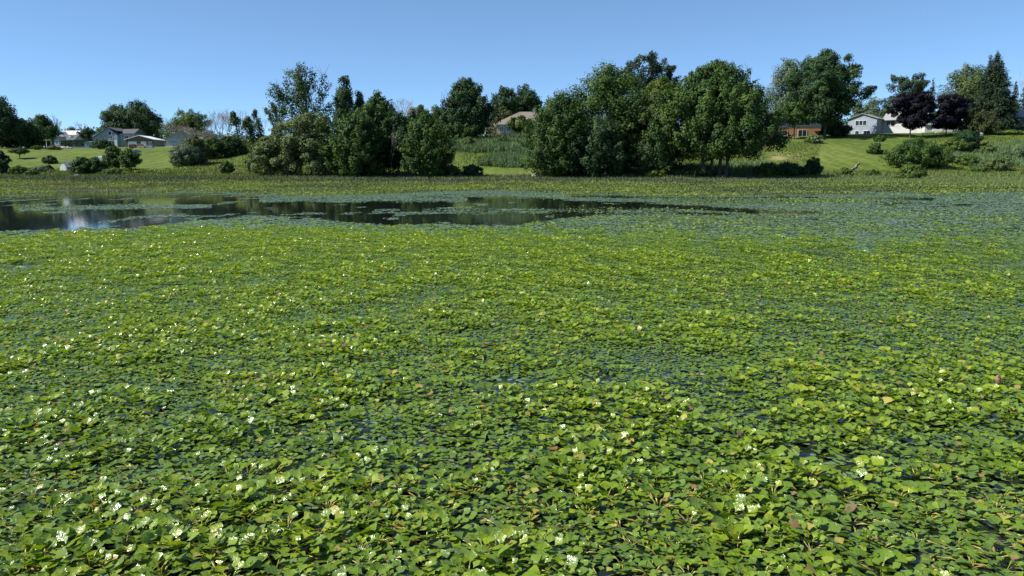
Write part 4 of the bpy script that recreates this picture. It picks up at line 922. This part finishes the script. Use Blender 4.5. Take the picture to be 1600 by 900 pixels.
dk.box(-8.6, -6.2, -.31, -.21, 1.2, 1.28); dk.box(-8.55, -8.4, -.25, -.1, -1.4, .2); dk.build('deck', M['wood'], r)
# brick house on its terrace
r = hroot('brick_house', 'two storey orange brick house half hidden by trees', 1238, 214, 206)
MB().box(-7.2, 8.2, 0, 9, -1.5, 2.6).build('wall', M['brick'], r)
MB().box(-7.2, 8.2, .06, 9, 2.603, 5.2).build('upper_wall', M['bluesiding'], r)
gable_roof(r, -7.2, 8.2, 0, 9, 5.2, 7.0, 'darkroof', 'x', over=.5)
window(r, -3.2, 1.0, 3.6, 1.25, glass='dark', mull=2); window(r, -3.4, 3.9, 3.2, 2.1, off=-.06, glass='blueglass', mull=1); window(r, 2.6, .9, 2.2, 1.7, glass='glass'); window(r, 3, 3.9, 3.0, 1.8, off=-.06)
mb = MB(); mb.prism([(-9.5, -2.0), (9.5, -2.0), (9.5, -.12), (-9.5, -.12)], -2.6, -.02); o = mb.build('terrace', M['concrete'], r)
# white house
r = hroot('white_house', 'white bungalow with a pale blue gable and grey roof', 1346, 213, 197, R(-38))
gable_wall(r, -3.4, 3.4, 0, 9, 4.3, 5.5, 'paleblue'); gable_roof(r, -3.4, 3.4, 0, 9, 4.3, 5.5, 'shingle', over=.35)
window(r, -.3, 3.3, 2.6, 1.15, mull=2); window(r, -1.1, .9, .9, .9, mull=0); window(r, 1.2, .9, 1.6, .9); MB().box(-3.45, 3.45, -.05, -.004, -1.4, .08).build('plinth', M['white'], r)
MB().box(3.403, 13.5, 6.0, 13, -.6, 4.2).build('wall', M['whitesiding'], r)
mb = MB(); mb.prism([(5.3, 4.0), (13.7, 4.0), (9.5, 6.0)], 3.3, 14, 'x'); rf = mb.build('roof', M['shingle'], r)
MB().box(6.0, 6.7, 9.2, 9.9, 5.4, 6.6).build('chimney', M['stone'], rf)
window(r, 5.3, 3.2, 1.8, 1.1, off=-6.0); window(r, 9, 3.2, 1.8, 1.1, off=-6.0)
door(r, 6.0, .9, 2.0, 'white', off=0, z0=1.4) if False else None
# garage behind the purple trees
r = hroot('white_garage', 'white garage glimpsed under the purple trees', 1478, 210, 192, R(-8), 'garage')
gable_wall(r, -5.0, 5.0, 0, 6, 2.4, 3.6, 'whitesiding', 'x'); gable_roof(r, -5.0, 5.0, 0, 6, 2.4, 3.6, 'shingle', 'x'); door(r, -2, 2.4, 2.0, 'white'); window(r, 2, 1.4, 1.2, .8)
# house at right edge
r = hroot('brown_house', 'brown house with beige balcony cut by the right edge', 1598, 208, 188, R(-20))
gable_wall(r, -3.2, 7, 0, 8, 3.9, 5.5, 'brown', 'x'); gable_roof(r, -3.2, 7, 0, 8, 3.9, 5.5, 'shingle', 'x', over=.5); window(r, -1.6, 2.6, 1.4, 1.2); window(r, 1.0, 2.6, 1.4, 1.2)
dk = MB(); dk.box(-3.0, 4, -1.8, -.05, 1.5, 1.66); dk.box(-3.0, 4, -1.8, -1.74, 1.662, 2.5); dk.box(-2.9, -2.75, -1.75, -1.6, -1.5, 1.5); dk.box(.5, .65, -1.75, -1.6, -1.5, 1.5); dk.build('balcony', M['tan'], r)

# ------------------------------------------------------------------ small things
p = GP(103, 268); r = empty('dome_tent', p, R(-20)); tag(r, 'dark grey arched tent with a pale front on the left lawn', 'tent')
arc = [(1.5*math.cos(a), 1.8*math.sin(a)**.8 if 0 < a < math.pi else 0) for a in np.linspace(0, math.pi, 15)]
mb = MB(); mb.prism(arc, -.02, 2.6); mb.build('shell', M['tent'], r)
mb = MB(); mb.prism([(-1.45, 0), (.35, 0), (.2, .9), (-.25, 1.4), (-.9, 1.3), (-1.35, .7)], -.08, -.025); mb.build('front_panel', M['tentlight'], r)
p = GP(157, 251.5); r = empty('white_tarp', p, R(8)); tag(r, 'low white tarp behind the bushes on the left lawn', 'tarp')
mb = MB(); mb.prism([(-1.5, .02), (1.7, .02), (1.3, .55), (-.2, 1.0), (-1.2, .95)], -.9, 1.2); mb.build('cover', M['tarp'], r)
def rocks(name, label, px, py, n, size, spread, mat='rock'):
    for i in range(n):
        g = GP(px + random.uniform(-spread, spread), py + random.uniform(-.8, .8)); s = size*random.uniform(.6, 1.25)
        import bmesh; bm = bmesh.new(); bmesh.ops.create_icosphere(bm, subdivisions=2, radius=1)
        sd_ = random.random()*50
        for v in bm.verts:
            k = 1 + .35*(float(vnoise(v.co.x*1.3+sd_, v.co.y*1.3+v.co.z*.9, 5))-.5)*2; v.co = Vector((v.co.x*s*k*1.25, v.co.y*s*k, v.co.z*s*k*.72 + s*.35))
        me = bpy.data.meshes.new(name); bm.to_mesh(me); bm.free(); me.materials.append(M[mat])
        o = bpy.data.objects.new(name, me); S.collection.objects.link(o); o.location = g; o.rotation_euler = (0, 0, random.random()*6)
        tag(o, label, 'rock', label)
rocks('rock', 'grey rock in the small heap at the shore left of the great maples', 843, 277, 5, .42, 8)
rocks('rubble_stone', 'stone in the rubble heap by the clipped hedge', 104, 232.5, 7, .45, 9)
rocks('shore_stone', 'pale stone lying at the shore below the dome tent', 117, 276, 2, .4, 4)
# pale log on the right lawn
a, b_ = GP(1327, 268), GP(1344, 254.5); sc = Scatter(); n = 9
pts = [a.lerp(b_, i/(n-1)) for i in range(n)]
pts = [Vector((q.x + random.gauss(0, .12), q.y, float(terr(q.x, q.y)) + .12)) for q in pts]
tube(sc, [q-a for q in pts], [.08, .14, .17, .15, .16, .15, .13, .11, .06], .8, 8)
o = sc.build('log', M['log'], None, True); o.location = a; tag(o, 'pale dead log lying up the slope of the right lawn', 'log')
# white flower heads of the flowering bush
for o in list(bpy.data.objects):
    if o.name.startswith('flowering_bush'):
        for q in range(22):
            c = Vector((random.gauss(0, 1), random.gauss(0, .8)-.5, random.gauss(.3, .6))).normalized(); c = Vector((c.x*1.7, c.y*1.5, abs(c.z)*1.2+.45)); n = 22; sc = Scatter()
            pos = np.array(c) + rng.normal(0, .11, (n, 3)); s = rng.uniform(.16, .3, n)
            sc.add(*LEAF2, frames(nrm(rng.normal(0, 1, (n, 3)) + np.array([-.3, -.5, .8])), rng.normal(0, 1, (n, 3)), s, s, s), pos, np.ones(n)); sc.build('flower_head', M['petal'], o)
# bird box on a post
p = GP(1532, 229.5); r = empty('bird_box', p); tag(r, 'small grey bird box on a post beside the dark mound', 'bird box')
MB().box(-.06, .06, -.06, .06, -.3, 2.15).build('post', M['wood'], r); mb = MB(); mb.box(-.22, .22, -.2, .2, 2.15, 2.5); mb.build('box', M['trim'], r)
mb = MB(); mb.prism([(-.32, 2.47), (.32, 2.47), (0, 2.72)], -.3, .3); mb.build('roof', M['grey'], r)
# foreground singles
def water_point(px, py):
    x, y, z = ray(px, py); t = -CAMH/z; return Vector((x*t, y*t, 0))
PICK = leaf_mat('upright_leaf', [(0, (.07, .13, .05)), (1, (.12, .18, .06))], rough=.3, spec=.5, trans=.3)
def upright_leaf(name, label, px, py, h_, lean_, wid, tone=.6):
    p = water_point(px, py); r = empty(name, p, random.uniform(-.5, .5)); tag(r, label, 'leaf', None)
    sc = Scatter(); tube(sc, [(0, 0, -.05), (lean_*.2, 0, h_*.4), (lean_*.3, 0, h_*.5)], [.005, .004, .003], .5, 5); sc.build('stalk', PICK, r)
    n = 9; V, F = [], []
    for i in range(n):
        t = i/(n-1); wd = wid*math.sin(math.pi*min(1, t*.86+.12))**.8*(1 if t < .99 else .05); x = lean_*(.3+.7*t); z = h_*(.42+.58*t)
        V += [(x, -wd*.5, z), (x+.12*wid, 0, z-.01), (x, wd*.5, z)]
        V[-3] = (x-wd*.35, -wd*.3, z); V[-1] = (x+wd*.35, -wd*.25, z); V[-2] = (x, .0, z)
        if i: b = 3*i; F += [[b-3, b-2, b+1, b], [b-2, b-1, b+2, b+1]]
    sc = Scatter(); sc.raw(V, F, tone); sc.build('blade', PICK, r, True)
upright_leaf('upright_leaf', 'pale upright leaf standing out of the mat, left of centre', 593, 541, .17, -.02, .10)
upright_leaf('upright_leaf', 'shorter bright leaf leaning right beside the pale upright leaf', 604, 544, .13, .03, .08, 1.0)
upright_leaf('upright_leaf', 'long pale leaf blade leaning over the mat near the right edge', 1572, 700, .14, .16, .09, .3)
p = water_point(1558, 612); r = empty('dried_seed_head', p); tag(r, 'brown dried seed head on a stalk near the right edge', 'seed head')
sc = Scatter(); tube(sc, [(0, 0, -.05), (.004, 0, .08), (.0, 0, .16)], [.004, .004, .003], .5, 5); sc.build('stalk', M['deadbrown'], r)
sc = Scatter(); tube(sc, [(0, 0, .07), (.004, 0, .085), (0, 0, .12), (-.006, 0, .15), (-.002, 0, .175)], [.006, .022, .03, .024, .005], .5, 8)
for i in range(26):
    q = Vector((random.gauss(0, .018), random.gauss(0, .018), random.uniform(.08, .17))); d = Vector((random.gauss(0, 1), random.gauss(0, 1), random.uniform(-.6, 1))).normalized()*.022
    tube(sc, [q, q+d], [.005, .001], .5, 4)
sc.build('seed_head', M['deadbrown'], r)
